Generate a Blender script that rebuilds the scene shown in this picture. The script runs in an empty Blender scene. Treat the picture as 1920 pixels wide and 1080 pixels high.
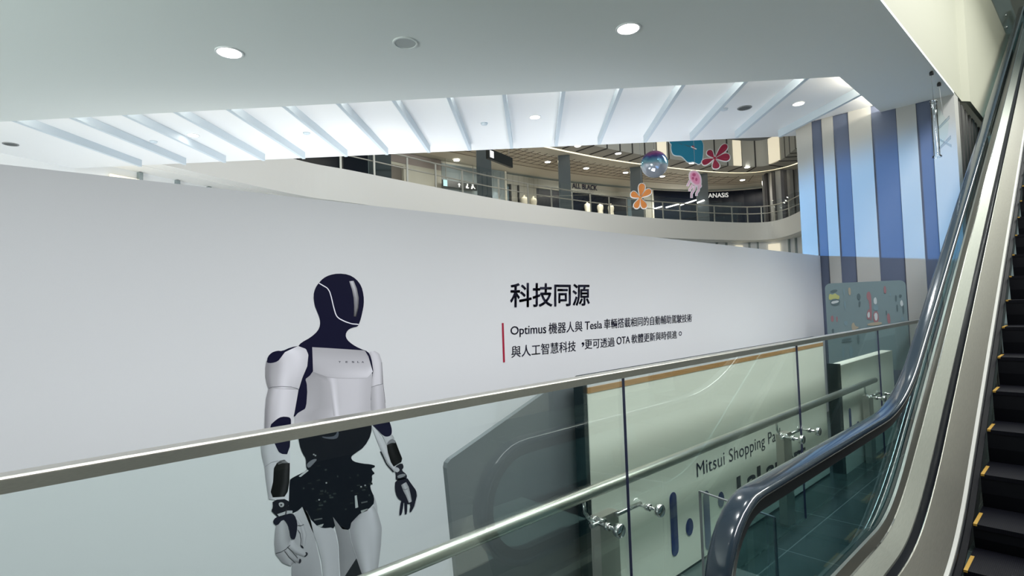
import bpy, bmesh, math, random
from mathutils import Vector, Matrix
from mathutils.geometry import tessellate_polygon
random.seed(7)
SC = bpy.context.scene
COL = SC.collection

# ------------------------------------------------------------------ camera
EYE = 1.75
F_PX, PITCH, ROLL, AZ = 1029.7, 0.0375, -0.03521, 0.82455
ca, sa = math.cos(AZ), math.sin(AZ)
def _w(v): return Vector((v[0]*ca - v[1]*sa, v[0]*sa + v[1]*ca, v[2]))
cp, sp = math.cos(PITCH), math.sin(PITCH)
cr, sr = math.cos(ROLL), math.sin(ROLL)
_u2 = Vector((0, -sp, cp)); _r = Vector((1, 0, 0))
CAM_R = _w(cr*_r + sr*_u2); CAM_U = _w(-sr*_r + cr*_u2); CAM_F = _w(Vector((0, cp, sp)))
CAM_O = Vector((0, 0, EYE))
cam_d = bpy.data.cameras.new('camera'); cam_d.sensor_width = 36.0; cam_d.sensor_fit = 'HORIZONTAL'
cam_d.lens = 36.0*F_PX/1920.0; cam_d.clip_start = 0.05; cam_d.clip_end = 200
cam = bpy.data.objects.new('camera', cam_d); COL.objects.link(cam)
_m = Matrix((CAM_R, CAM_U, -CAM_F)).transposed().to_4x4(); _m.translation = CAM_O
cam.matrix_world = _m
SC.camera = cam

# ------------------------------------------------------------------ world, exposure, large lights
SC.view_settings.view_transform = 'Standard'; SC.view_settings.look = 'None'
SC.view_settings.gamma = 1.0; SC.view_settings.use_curve_mapping = False
SC.view_settings.exposure = 0.0
world = bpy.data.worlds.new('mall_ambient'); SC.world = world; world.use_nodes = True
world.node_tree.nodes['Background'].inputs[0].default_value = (0.62, 0.80, 0.80, 1)
world.node_tree.nodes['Background'].inputs[1].default_value = 0.22

def area_light(name, loc, target, size, size_y, power, color, spread=math.pi):
    d = bpy.data.lights.new(name, 'AREA'); d.shape = 'RECTANGLE'; d.size = size; d.size_y = size_y
    d.energy = power; d.color = color; d.spread = spread
    o = bpy.data.objects.new(name, d); COL.objects.link(o); o.location = loc
    o.rotation_euler = (Vector(target) - Vector(loc)).to_track_quat('-Z', 'Y').to_euler()
    return o
def spot_light(name, loc, target, power, color, angle, blend, radius):
    d = bpy.data.lights.new(name, 'SPOT'); d.energy = power; d.color = color
    d.spot_size = math.radians(angle); d.spot_blend = blend; d.shadow_soft_size = radius
    o = bpy.data.objects.new(name, d); COL.objects.link(o); o.location = loc
    o.rotation_euler = (Vector(target) - Vector(loc)).to_track_quat('-Z', 'Y').to_euler()
    return o
# hidden area lights standing in for atrium bounce on ribbed ceiling and far parapet
for q, (lx, ly, pw) in enumerate(((-10.6, 1.6, 42), (-8.6, 4.6, 76), (-5.9, 7.6, 74))):
    area_light('atrium_glow', (lx, ly, 0.6), (lx-0.3, ly+0.3, 5), 2.4, 2.4, pw, (0.95, 0.97, 1.0), math.radians(125))
area_light('atrium_wash', (-4.2, 13.5, 6.6), (-13.8, 15.5, 5.1), 3.0, 2.0, 520, (1.0, 0.98, 0.95))
area_light('atrium_wash', (-6.6, 4.6, 1.9), (-12.0, 3.8, 4.4), 2.4, 1.2, 34, (1.0, 0.98, 0.93), math.radians(120))
# big blue screen across the atrium, throwing colour on the plank wall
spot_light('blue_screen_glow', (-10.5, 2.4, 3.36), (-2.0, 9.34, 2.0), 7200, (0.13, 0.47, 1.0), 23, 0.5, 0.10)
# fill light added behind the viewer on the left, for soffit and hoarding
area_light('soffit_fill', (-4.4, -5.2, 1.3), (-5.4, 1.0, 4.2), 3.6, 2.2, 390, (0.92, 1.0, 0.96))
# ceiling downlights over the walkway, above and behind the frame
for q, (lx, ly, pw) in enumerate(((-1.75, -0.8, 80), (-1.75, 0.6, 80), (-1.75, 2.0, 72), (-1.65, 3.4, 75), (-1.55, 5.2, 85), (-1.5, 7.2, 80))):
    spot_light('walkway_downlight', (lx, ly, 4.36), (lx-0.30, ly+0.05, 0), pw, (0.95, 1.0, 0.99), 84, 0.9, 0.09)
# unseen fill lights added in the escalator well, for boards, fascia and deck
area_light('well_fill', (1.2, 2.6, 7.4), (-1.9, 2.6, 1.0), 7.5, 1.2, 520, (1.0, 0.985, 1.0))
area_light('well_fill', (0.7, 9.0, 8.2), (-0.6, 9.5, 3.5), 5.0, 1.2, 110, (0.98, 1.0, 0.90))
area_light('wall_fill', (1.3, 10.5, 7.6), (3.2, 10.2, 3.0), 9.0, 0.6, 620, (0.98, 1.0, 0.95))  # added so the steel deck reflects a bright wall
# shop corridor on the upper floor
for lx, ly, pw in ((-16.4, 10.0, 90), (-17.2, 15.6, 115), (-16.8, 21.8, 140), (-15.2, 27.3, 140), (-12.3, 30.8, 125)):
    area_light('corridor_light', (lx, ly, 8.15), (lx, ly, 0), 1.6, 1.6, pw, (1.0, 0.95, 0.84))

# ------------------------------------------------------------------ pixel helpers (points on real planes)
def ray(x, y): return CAM_F + CAM_R*((x-960)/F_PX) - CAM_U*((y-540)/F_PX)
def onx(x, y, X):
    d = ray(x, y); return CAM_O + d*(X/d.x)
def ony(x, y, Y):
    d = ray(x, y); return CAM_O + d*(Y/d.y)
def onz(x, y, Z):
    d = ray(x, y); return CAM_O + d*((Z-EYE)/d.z)

# ------------------------------------------------------------------ materials
MATS = {}
def mat(name, color, rough=0.5, metal=0.0, emit=None, estr=0.0, coat=0.0, spec=0.5, noise=0.0, nscale=30.0, bump=0.0, stretch=None):
    if name in MATS: return MATS[name]
    m = bpy.data.materials.new(name); m.use_nodes = True
    nt = m.node_tree; b = nt.nodes['Principled BSDF']
    b.inputs['Base Color'].default_value = (*color, 1); b.inputs['Roughness'].default_value = rough
    b.inputs['Metallic'].default_value = metal; b.inputs['Specular IOR Level'].default_value = spec
    b.inputs['Coat Weight'].default_value = coat; b.inputs['Coat Roughness'].default_value = 0.06
    if emit:
        b.inputs['Emission Color'].default_value = (*emit, 1); b.inputs['Emission Strength'].default_value = estr
    if noise or bump:
        tc = nt.nodes.new('ShaderNodeTexCoord'); mp = nt.nodes.new('ShaderNodeMapping')
        if stretch: mp.inputs['Scale'].default_value = stretch
        nz = nt.nodes.new('ShaderNodeTexNoise'); nz.inputs['Scale'].default_value = nscale; nz.inputs['Detail'].default_value = 4
        nt.links.new(tc.outputs['Object'], mp.inputs[0]); nt.links.new(mp.outputs[0], nz.inputs['Vector'])
        if noise:
            rp = nt.nodes.new('ShaderNodeValToRGB')
            rp.color_ramp.elements[0].position = 0.3; rp.color_ramp.elements[1].position = 0.7
            rp.color_ramp.elements[0].color = (*[max(0, c*(1-noise)) for c in color], 1)
            rp.color_ramp.elements[1].color = (*[min(1, c*(1+noise)) for c in color], 1)
            nt.links.new(nz.outputs['Fac'], rp.inputs[0]); nt.links.new(rp.outputs[0], b.inputs['Base Color'])
        if bump:
            bp = nt.nodes.new('ShaderNodeBump'); bp.inputs['Strength'].default_value = bump; bp.inputs['Distance'].default_value = 0.004
            nt.links.new(nz.outputs['Fac'], bp.inputs['Height']); nt.links.new(bp.outputs[0], b.inputs['Normal'])
    MATS[name] = m; return m
def glass(name, tint, refl=0.6, rough=0.0):
    m = bpy.data.materials.new(name); m.use_nodes = True; nt = m.node_tree; nt.nodes.clear()
    out = nt.nodes.new('ShaderNodeOutputMaterial'); mx = nt.nodes.new('ShaderNodeMixShader')
    tr = nt.nodes.new('ShaderNodeBsdfTransparent'); tr.inputs[0].default_value = (*tint, 1)
    gl = nt.nodes.new('ShaderNodeBsdfGlossy'); gl.inputs['Roughness'].default_value = rough; gl.inputs[0].default_value = (1, 1, 1, 1)
    fr = nt.nodes.new('ShaderNodeFresnel'); fr.inputs[0].default_value = 1.5
    ml = nt.nodes.new('ShaderNodeMath'); ml.operation = 'MULTIPLY'; ml.inputs[1].default_value = refl
    nt.links.new(fr.outputs[0], ml.inputs[0]); nt.links.new(ml.outputs[0], mx.inputs[0])
    nt.links.new(tr.outputs[0], mx.inputs[1]); nt.links.new(gl.outputs[0], mx.inputs[2]); nt.links.new(mx.outputs[0], out.inputs[0])
    MATS[name] = m; return m
def vcol_mat(name, rough=0.4):
    m = bpy.data.materials.new(name); m.use_nodes = True; nt = m.node_tree; b = nt.nodes['Principled BSDF']
    a = nt.nodes.new('ShaderNodeAttribute'); a.attribute_name = 'ink'
    nt.links.new(a.outputs['Color'], b.inputs['Base Color']); b.inputs['Roughness'].default_value = rough; b.inputs['Specular IOR Level'].default_value = 0.15
    MATS[name] = m; return m
def stripes_mat(name, c0, c1, axis, scale, duty, rough=0.5, metal=0.0):
    m = bpy.data.materials.new(name); m.use_nodes = True; nt = m.node_tree; b = nt.nodes['Principled BSDF']
    tc = nt.nodes.new('ShaderNodeTexCoord'); sx = nt.nodes.new('ShaderNodeSeparateXYZ')
    mu = nt.nodes.new('ShaderNodeMath'); mu.operation = 'MULTIPLY'; mu.inputs[1].default_value = scale
    fr = nt.nodes.new('ShaderNodeMath'); fr.operation = 'FRACT'
    gt = nt.nodes.new('ShaderNodeMath'); gt.operation = 'GREATER_THAN'; gt.inputs[1].default_value = duty
    mx = nt.nodes.new('ShaderNodeMix'); mx.data_type = 'RGBA'
    nt.links.new(tc.outputs['Object'], sx.inputs[0]); nt.links.new(sx.outputs[axis], mu.inputs[0]); nt.links.new(mu.outputs[0], fr.inputs[0])
    nt.links.new(fr.outputs[0], gt.inputs[0]); nt.links.new(gt.outputs[0], mx.inputs[0])
    mx.inputs[6].default_value = (*c0, 1); mx.inputs[7].default_value = (*c1, 1)
    nt.links.new(mx.outputs[2], b.inputs['Base Color']); b.inputs['Roughness'].default_value = rough; b.inputs['Metallic'].default_value = metal; b.inputs['Specular IOR Level'].default_value = 0.12
    MATS[name] = m; return m
def tile_mat(name, c0, grout, size, rough):
    m = bpy.data.materials.new(name); m.use_nodes = True; nt = m.node_tree; b = nt.nodes['Principled BSDF']
    tc = nt.nodes.new('ShaderNodeTexCoord'); br = nt.nodes.new('ShaderNodeTexBrick')
    br.offset = 0.0; br.inputs['Scale'].default_value = 1.0; br.inputs['Brick Width'].default_value = size; br.inputs['Row Height'].default_value = size
    br.inputs['Mortar Size'].default_value = 0.004; br.inputs['Color1'].default_value = (*c0, 1); br.inputs['Color2'].default_value = (*[c*0.92 for c in c0], 1)
    br.inputs['Mortar'].default_value = (*grout, 1)
    nt.links.new(tc.outputs['Object'], br.inputs['Vector']); nt.links.new(br.outputs['Color'], b.inputs['Base Color'])
    b.inputs['Roughness'].default_value = rough; MATS[name] = m; return m

mat('soffit_paint', (0.70, 0.74, 0.73), 0.75, noise=0.012, nscale=260)
mat('white_paint', (0.82, 0.84, 0.85), 0.6)
mat('shaded_white', (0.58, 0.66, 0.72), 0.5)  # shade of the white fins put into a greyer, bluer paint
mat('cream_paint', (0.41, 0.41, 0.335), 0.7, noise=0.015, nscale=200)
mat('parapet_paint', (0.82, 0.82, 0.79), 0.6)
mat('hoarding_vinyl', (0.72, 0.735, 0.775), 0.42, noise=0.01, nscale=300)
mat('ink_navy', (0.006, 0.006, 0.026), 0.35)
mat('ink_text', (0.012, 0.012, 0.04), 0.45)
mat('ink_grey', (0.20, 0.20, 0.23), 0.45)
mat('ink_red', (0.36, 0.012, 0.045), 0.45)
mat('ink_logo', (0.006, 0.022, 0.16), 0.4)
vcol_mat('ink_print', 0.42)
mat('side_wall', (0.42, 0.42, 0.38), 0.7)
mat('plank_light', (0.44, 0.44, 0.42), 0.6)
mat('plank_dark', (0.105, 0.13, 0.20), 0.6)
mat('plank_joint', (0.05, 0.05, 0.06), 0.7)
mat('steel', (0.66, 0.64, 0.59), 0.34, 1.0, noise=0.10, nscale=60, stretch=(40, 1, 40))
mat('steel_polished', (0.70, 0.71, 0.71), 0.13, 1.0)
mat('steel_brushed', (0.44, 0.46, 0.42), 0.46, 1.0, noise=0.08, nscale=14, stretch=(60, 1.2, 1.2))
mat('steel_skirt', (0.86, 0.84, 0.77), 0.40, 1.0, noise=0.06, nscale=14, stretch=(60, 1.2, 1.2))
mat('steel_panel', (0.30, 0.30, 0.27), 0.45, 1.0)
mat('steel_post', (0.62, 0.59, 0.55), 0.5, 1.0)
mat('rubber', (0.016, 0.028, 0.042), 0.16, coat=0.6)
mat('black_trim', (0.008, 0.010, 0.014), 0.35)
mat('step_black', (0.003, 0.0035, 0.006), 0.6, spec=0.2)
stripes_mat('step_tread', (0.004, 0.0045, 0.009), (0.001, 0.001, 0.002), 0, 110, 0.5, 0.6)
mat('yellow_paint', (0.34, 0.20, 0.025), 0.6)
mat('skirt_white', (0.56, 0.57, 0.54), 0.45)
glass('glass_green', (0.925, 0.972, 0.958), 0.24)
glass('glass_clear', (0.95, 0.99, 0.98), 0.22)
glass('glass_far', (0.95, 0.97, 0.97), 0.12)
glass('glass_dark', (0.58, 0.72, 0.76), 0.14)
glass('acrylic', (0.86, 0.90, 0.93), 1.6)
mat('glass_edge', (0.05, 0.05, 0.11), 0.15)
tile_mat('floor_tile', (0.055, 0.08, 0.078), (0.16, 0.19, 0.18), 0.8, 0.22)
mat('kiosk_white', (0.90, 0.92, 0.82), 0.28)
mat('kiosk_black', (0.006, 0.016, 0.022), 0.65, spec=0.12)
mat('kiosk_wood', (0.45, 0.25, 0.10), 0.5, noise=0.15, nscale=6, stretch=(1, 1, 20))
mat('screen_grey', (0.17, 0.185, 0.20), 0.35)
mat('lamp_white', (0.9, 0.9, 0.9), 0.5, emit=(1.0, 0.97, 0.90), estr=14)
mat('bar_glow', (0.9, 0.9, 0.9), 0.5, emit=(1.0, 0.97, 0.92), estr=9)
mat('lamp_cove', (0.9, 0.9, 0.9), 0.5, emit=(1.0, 0.90, 0.70), estr=4.5)
mat('niche_glow', (0.9, 0.88, 0.8), 0.5, emit=(1.0, 0.88, 0.62), estr=0.55)  # niche panels glow themselves in place of the lamps lighting them
mat('grille_light', (0.42, 0.45, 0.45), 0.7)
mat('grille_grey', (0.22, 0.235, 0.24), 0.7)
mat('grille_dark', (0.09, 0.10, 0.10), 0.7)
mat('column_slate', (0.055, 0.072, 0.082), 0.4)
mat('shop_navy', (0.006, 0.009, 0.018), 0.3, spec=0.12)
mat('shop_beige', (0.46, 0.45, 0.39), 0.6)
mat('shop_mauve', (0.42, 0.36, 0.34), 0.6)
mat('shop_cream', (0.72, 0.70, 0.60), 0.6)
mat('shop_slate', (0.26, 0.31, 0.32), 0.35)
mat('shop_brown', (0.24, 0.21, 0.18), 0.6)
mat('grid_panel', (0.60, 0.56, 0.46), 0.7)
mat('grid_bar', (0.13, 0.11, 0.09), 0.7)
mat('slit_dark', (0.05, 0.05, 0.05), 0.7)
mat('fascia_grey', (0.52, 0.52, 0.48), 0.6)
mat('drum_light', (0.36, 0.36, 0.35), 0.35, 0.6)
mat('drum_dark', (0.06, 0.06, 0.065), 0.4, 0.4)
mat('sign_black', (0.012, 0.016, 0.018), 0.3)
mat('sign_white', (0.8, 0.8, 0.78), 0.5, emit=(1, 1, 0.97), estr=0.5)
mat('sign_cyan', (0.45, 0.7, 0.75), 0.4, emit=(0.5, 0.85, 0.9), estr=0.6)
mat('board_white', (0.80, 0.80, 0.80), 0.5)
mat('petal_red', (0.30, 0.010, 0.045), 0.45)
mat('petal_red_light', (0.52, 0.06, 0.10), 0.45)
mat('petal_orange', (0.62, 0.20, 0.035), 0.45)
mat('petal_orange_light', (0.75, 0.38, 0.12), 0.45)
mat('teal_board', (0.012, 0.20, 0.32), 0.5)
mat('jelly_pink', (0.62, 0.22, 0.36), 0.5)
mat('jelly_pale', (0.68, 0.42, 0.52), 0.5)
mat('jelly_dark', (0.36, 0.05, 0.14), 0.5)
mat('board_blue', (0.155, 0.215, 0.235), 0.35)
mat('mark_red', (0.26, 0.13, 0.15), 0.5); mat('mark_dark', (0.075, 0.115, 0.13), 0.5); mat('mark_tan', (0.30, 0.27, 0.21), 0.5)
mat('mark_yellow', (0.36, 0.38, 0.15), 0.5); mat('mark_pale', (0.42, 0.47, 0.49), 0.5); mat('mark_blue', (0.15, 0.23, 0.27), 0.5)
mat('hook_black', (0.02, 0.02, 0.022), 0.4)
mat('corrugated_dark', (0.03, 0.03, 0.03), 0.6); mat('corrugated_light', (0.085, 0.085, 0.08), 0.6)
mat('upright_pale', (0.72, 0.68, 0.56), 0.7)

# ------------------------------------------------------------------ mesh builder
class MB:
    def __init__(s): s.v = []; s.f = []; s.m = []; s.sm = []; s.c = []
    def face(s, pts, m=0, smooth=False, col=None):
        i = len(s.v); s.v += [Vector(p) for p in pts]; s.f.append(list(range(i, i+len(pts)))); s.m.append(m); s.sm.append(smooth); s.c.append(col)
        return s
    def box(s, a, b, m=0):
        x0, y0, z0 = [min(a[i], b[i]) for i in range(3)]; x1, y1, z1 = [max(a[i], b[i]) for i in range(3)]
        P = [Vector(p) for p in ((x0,y0,z0),(x1,y0,z0),(x1,y1,z0),(x0,y1,z0),(x0,y0,z1),(x1,y0,z1),(x1,y1,z1),(x0,y1,z1))]
        return s.hexa(P, m)
    def hexa(s, P, m=0):
        i = len(s.v); s.v += [Vector(p) for p in P]
        for q in ((0,3,2,1),(4,5,6,7),(0,1,5,4),(1,2,6,5),(2,3,7,6),(3,0,4,7)):
            s.f.append([i+k for k in q]); s.m.append(m); s.sm.append(False); s.c.append(None)
        return s
    def obox(s, c, u, v, w, m=0):          # centre and three half vectors
        c, u, v, w = map(Vector, (c, u, v, w))
        return s.hexa([c-u-v-w, c+u-v-w, c+u+v-w, c-u+v-w, c-u-v+w, c+u-v+w, c+u+v+w, c-u+v+w], m)
    def bar(s, p, q, wdt, hgt, m=0, up=(0, 0, 1)):
        p, q = Vector(p), Vector(q); d = (q-p); n = d.cross(Vector(up))
        if n.length < 1e-6: n = d.cross(Vector((1, 0, 0)))
        n.normalize(); t = n.cross(d).normalized()
        return s.obox((p+q)/2, d/2, n*wdt/2, t*hgt/2, m)
    def tube(s, path, r, m=0, n=14, cap=True, smooth=True):
        path = [Vector(p) for p in path]; rs = r if isinstance(r, (list, tuple)) else [r]*len(path)
        rings = []; ref = None
        for k, p in enumerate(path):
            d = (path[min(k+1, len(path)-1)] - path[max(k-1, 0)]).normalized()
            if ref is None: ref = d.orthogonal().normalized()
            ref = (ref - d*ref.dot(d)).normalized(); b = d.cross(ref)
            i = len(s.v); s.v += [p + (ref*math.cos(2*math.pi*j/n) + b*math.sin(2*math.pi*j/n))*rs[k] for j in range(n)]; rings.append(i)
        for a, b2 in zip(rings, rings[1:]):
            for j in range(n):
                s.f.append([a+j, a+(j+1) % n, b2+(j+1) % n, b2+j]); s.m.append(m); s.sm.append(smooth); s.c.append(None)
        if cap:
            s.f.append([rings[0]+j for j in range(n)][::-1]); s.f.append([rings[-1]+j for j in range(n)])
            s.m += [m, m]; s.sm += [False, False]; s.c += [None, None]
        return s
    def sweep(s, sections, m=0, smooth=True, closed=True, caps=True):
        idx = []
        for sec in sections:
            idx.append(len(s.v)); s.v += [Vector(p) for p in sec]
        n = len(sections[0])
        for a, b in zip(idx, idx[1:]):
            for j in range(n if closed else n-1):
                s.f.append([a+j, a+(j+1) % n, b+(j+1) % n, b+j]); s.m.append(m); s.sm.append(smooth); s.c.append(None)
        if closed and caps:
            s.f.append([idx[0]+j for j in range(n)][::-1]); s.f.append([idx[-1]+j for j in range(n)]); s.m += [m, m]; s.sm += [False, False]; s.c += [None, None]
        return s
    def lathe(s, c, prof, m=0, n=28, axis=(0, 0, 1), smooth=True, ring=False):
        if ring: prof = list(prof) + [prof[0]]
        c = Vector(c); ax = Vector(axis).normalized(); u = ax.orthogonal().normalized(); v = ax.cross(u)
        secs = [[c + ax*h + (u*math.cos(2*math.pi*j/n) + v*math.sin(2*math.pi*j/n))*max(r, 1e-4) for j in range(n)] for r, h in prof]
        return s.sweep(secs, m, smooth, caps=not ring)
    def prism(s, poly, vec, m=0, m_side=None, side_smooth=False):     # polygon (list of 3D points) extruded along vec
        poly = [Vector(p) for p in poly]; vec = Vector(vec); n = len(poly)
        tris = tessellate_polygon([poly]); i = len(s.v); s.v += poly; s.v += [p+vec for p in poly]
        for t in tris:
            s.f.append([i+k for k in t]); s.f.append([i+n+k for k in reversed(t)]); s.m += [m, m]; s.sm += [False]*2; s.c += [None]*2
        ms = m if m_side is None else m_side
        for k in range(n):
            s.f.append([i+k, i+(k+1) % n, i+n+(k+1) % n, i+n+k]); s.m.append(ms); s.sm.append(side_smooth); s.c.append(None)
        return s
    def fill(s, poly, m=0, col=None):
        poly = [Vector(p) for p in poly]
        for t in tessellate_polygon([poly]): s.face([poly[k] for k in t], m, False, [col]*3 if col else None)
        return s
    def build(s, name, mats, parent=None, origin=None, fix=True):
        if isinstance(mats, str): mats = [mats]
        base = Vector(parent_loc(parent)) if parent else Vector(origin or (0, 0, 0))
        me = bpy.data.meshes.new(name); me.from_pydata([tuple(v-base) for v in s.v], [], s.f)
        for k in mats: me.materials.append(MATS[k])
        for p, mi, sm in zip(me.polygons, s.m, s.sm): p.material_index = mi; p.use_smooth = sm
        if any(c is not None for c in s.c):
            at = me.color_attributes.new('ink', 'FLOAT_COLOR', 'CORNER'); k = 0
            for p, c in zip(me.polygons, s.c):
                for j in range(p.loop_total):
                    cc = c[j] if c else (0.5, 0.5, 0.5); at.data[p.loop_start+j].color = (*cc, 1)
        if fix:
            bm = bmesh.new(); bm.from_mesh(me); bmesh.ops.recalc_face_normals(bm, faces=bm.faces); bm.to_mesh(me); bm.free()
        me.update()
        o = bpy.data.objects.new(name, me); COL.objects.link(o)
        if parent: o.parent = parent
        else: o.location = base
        return o
def parent_loc(p):
    v = Vector(p.location)
    while p.parent: p = p.parent; v += p.location
    return v
def tag(o, label=None, cat=None, group=None, kind=None):
    if label: o['label'] = label
    if cat: o['category'] = cat
    if group: o['group'] = group
    if kind: o['kind'] = kind
    return o
def thing(name, loc, label, cat, group=None):
    o = bpy.data.objects.new(name, None); o.empty_display_size = 0.1; COL.objects.link(o); o.location = loc
    return tag(o, label, cat, group)
def structure(o): o['kind'] = 'structure'; return o

# ------------------------------------------------------------------ text (default vector font, turned into mesh)
_text_cache = {}
def text_geo(body, bold=0.0, shear=0.0, space=1.0):
    key = (body, bold, shear, space)
    if key in _text_cache: return _text_cache[key]
    cu = bpy.data.curves.new('lettering', 'FONT'); cu.body = body; cu.offset = bold; cu.shear = shear; cu.space_character = space
    cu.resolution_u = 4; cu.size = 1.0
    o = bpy.data.objects.new('lettering', cu); COL.objects.link(o)
    bpy.context.view_layer.update()
    dg = bpy.context.evaluated_depsgraph_get(); me = o.evaluated_get(dg).to_mesh()
    vs = [(v.co.x, v.co.y) for v in me.vertices]; fs = [list(p.vertices) for p in me.polygons]
    o.evaluated_get(dg).to_mesh_clear(); bpy.data.objects.remove(o); bpy.data.curves.remove(cu)
    _text_cache[key] = (vs, fs); return vs, fs
def put_text(mb, body, p00, p10, p01, m=0, bold=0.0, space=1.0, ref=None, p11=None):
    """ink box of the lettering mapped on the quad p00 (low left), p10 (low right), p01 (top left)"""
    vs, fs = text_geo(body, bold, 0, space)
    rv = text_geo(ref, bold)[0] if ref else vs
    x0 = min(v[0] for v in vs); x1 = max(v[0] for v in vs); y0 = min(v[1] for v in rv); y1 = max(v[1] for v in rv)
    p00, p10, p01 = map(Vector, (p00, p10, p01))
    p11 = Vector(p11) if p11 else p10 + p01 - p00
    i = len(mb.v)
    for x, y in vs:
        u = (x-x0)/(x1-x0); w = (y-y0)/(y1-y0)
        mb.v.append(p00*(1-u)*(1-w) + p10*u*(1-w) + p01*(1-u)*w + p11*u*w)
    for f in fs: mb.f.append([i+k for k in f]); mb.m.append(m); mb.sm.append(False); mb.c.append(None)

# ================================================================== SETTING
ZS = 4.41            # underside of the plain soffit
ZR = 4.53            # ribbed ceiling above it
YW = 9.338           # plank wall
b = MB().box((-24, -8, -0.15), (3.2, 40, 0)); structure(b.build('floor', 'floor_tile'))

# plain soffit with the slanting opening
HE = [(-13.2, -3.55), (-2.06, 7.41), (-2.09, YW)]
mb = MB(); poly = [(-1.25, -8), (-1.25, YW), HE[2], HE[1], HE[0], (-15.5, -8)]
mb.prism([(x, y, ZS) for x, y in poly], (0, 0, 0.035))
structure(mb.build('ceiling', 'soffit_paint'))

# ribbed ceiling beyond the opening
U = Vector((-1, 1, 0)).normalized(); T = Vector((1, 1, 0)).normalized()
far_a = Vector((-15.6, -2.33, 0)); far_b = Vector((-3.35, 10.06, 0))
mb = MB(); poly = [(-14.6, -6.6), (-1.65, 6.1), (-1.65, YW), (-3.26, YW), (-3.26, 10.15), tuple(far_b[:2]), tuple(far_a[:2])]
mb.prism([(x, y, ZR) for x, y in poly], (0, 0, 0.16))
ribbed = structure(mb.build('ceiling', 'white_paint'))
for px_, py_ in [(20, 226), (130, 221), (228, 215), (325, 210), (425, 205), (530, 199), (632, 194), (737, 188), (840, 182), (945, 177), (1057, 171), (1166, 165), (1282, 160), (1400, 153), (1515, 147)]:
    p = onz(px_, py_, ZS); p = p - U*0.35; L = 2.33+0.35+0.02
    MB().obox(p + U*(L/2) + Vector((0, 0, 0.061)), U*(L/2), T*0.024, (0, 0, 0.058)).build('fin', 'shaded_white', ribbed)
p0 = onz(1612, 180, ZS); p1 = onz(1462, 258, ZS); dd = (p1-p0); dd.z = 0
MB().bar(p0 - dd*0.08 + Vector((0, 0, 0.061)), p1 + Vector((0, 0, 0.061)), 0.048, 0.116).build('fin', 'shaded_white', ribbed)
# warm cove strip above the soffit edge
area_light('cove_light', ((HE[0][0]+HE[1][0])/2+0.12, (HE[0][1]+HE[1][1])/2-0.12, ZS+0.062), ((HE[0][0]+HE[1][0])/2-2, (HE[0][1]+HE[1][1])/2+2, ZS+0.20), 15.4, 0.03, 85, (1.0, 0.93, 0.82))
area_light('cove_light', (-1.95, 8.4, ZS+0.062), (-3.5, 8.4, ZS+0.2), 1.8, 0.03, 16, (1.0, 0.90, 0.74))

# plank wall facing the viewer, light and dark boards
mb = MB()
cols = [-3.255, -3.024, -2.878, -2.721, -2.51, -2.217, -1.908, -1.677, -1.508, -1.255]
for k, (a, c) in enumerate(zip(cols, cols[1:])):
    d = k % 2
    mb.box((a, YW + 0.018*d, 0), (c, YW+0.30, ZR), d)
    if d: mb.box((c-0.006, YW+0.001, 0), (c+0.004, YW+0.02, ZR), 2)
structure(mb.build('wall_back', ['plank_light', 'plank_dark', 'plank_joint']))
# dark corrugated return beside the escalator
mb = MB(); y = YW + 0.30; k = 0
while y < 12.4:
    w_ = 0.10 + 0.05*(k % 3); dx = 0.05 if k % 2 else 0.0
    mb.box((-1.45, y, 0), (-1.25-dx, y+w_, ZS-0.02), 0 if k % 2 else 1); y += w_; k += 1
structure(mb.build('wall_right', ['corrugated_dark', 'corrugated_light']))
structure(MB().box((3.2, -8, 0), (3.4, 20, 9.5)).build('wall_right', 'side_wall'))  # unseen side wall, added for the steel to reflect
for q in range(6):
    structure(MB().box((3.1, -2.2+3.0*q, 0), (3.2, -1.2+3.0*q, 6.5)).build('trim_%d' % (5+q), 'column_slate'))  # unseen dark pilasters added for streaks in the steel reflections
# cream fascia of the escalator well
mb = MB(); mb.prism([(-1.25, -8, ZS+0.0352), (-1.25, 9.9, ZS+0.0352), (-1.17, 10.02, ZS+0.0352), (-1.115, 18.5, ZS+0.0352), (-1.16, 18.5, ZS+0.0352), (-1.22, 10.04, ZS+0.0352), (-1.30, 9.95, ZS+0.0352), (-1.30, -8, ZS+0.0352)], (0, 0, 2.585))
structure(mb.build('trim_1', 'cream_paint'))

# ------------------------------------------------------------------ curved gallery on the far side of the atrium
ctrl = [(-6.6, -4.6), (-8.5, -2.2), (-9.8, 0.0), (-10.8, 2.0), (-11.92, 4.7), (-12.12, 6.2), (-12.48, 8.84), (-12.79, 11.73), (-12.76, 14.33), (-12.46, 17.8), (-11.75, 21.0), (-10.95, 23.5), (-10.2, 24.75), (-9.32, 24.55), (-8.16, 23.2), (-6.4, 20.6), (-4.4, 18.2)]
def catmull(P, n=10):
    out = []; P = [Vector((*p, 0)) for p in P]
    for i in range(len(P)-1):
        a, b2, c, d = P[max(i-1, 0)], P[i], P[i+1], P[min(i+2, len(P)-1)]
        for k in range(n):
            t = k/n
            out.append(0.5*((2*b2) + (c-a)*t + (2*a-5*b2+4*c-d)*t*t + (3*b2-a-3*c+d)*t**3))
    out.append(P[-1]); return out
GK = 1.12
def G(z): return EYE + (z-EYE)*GK
CUR = [p*GK for p in catmull(ctrl)]
NRM = []
for i in range(len(CUR)):
    d = CUR[min(i+1, len(CUR)-1)] - CUR[max(i-1, 0)]; d.normalize(); NRM.append(Vector((-d.y, d.x, 0)))
def offs(o): return [c + n*(o*GK) for c, n in zip(CUR, NRM)]
_off = {}
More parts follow.
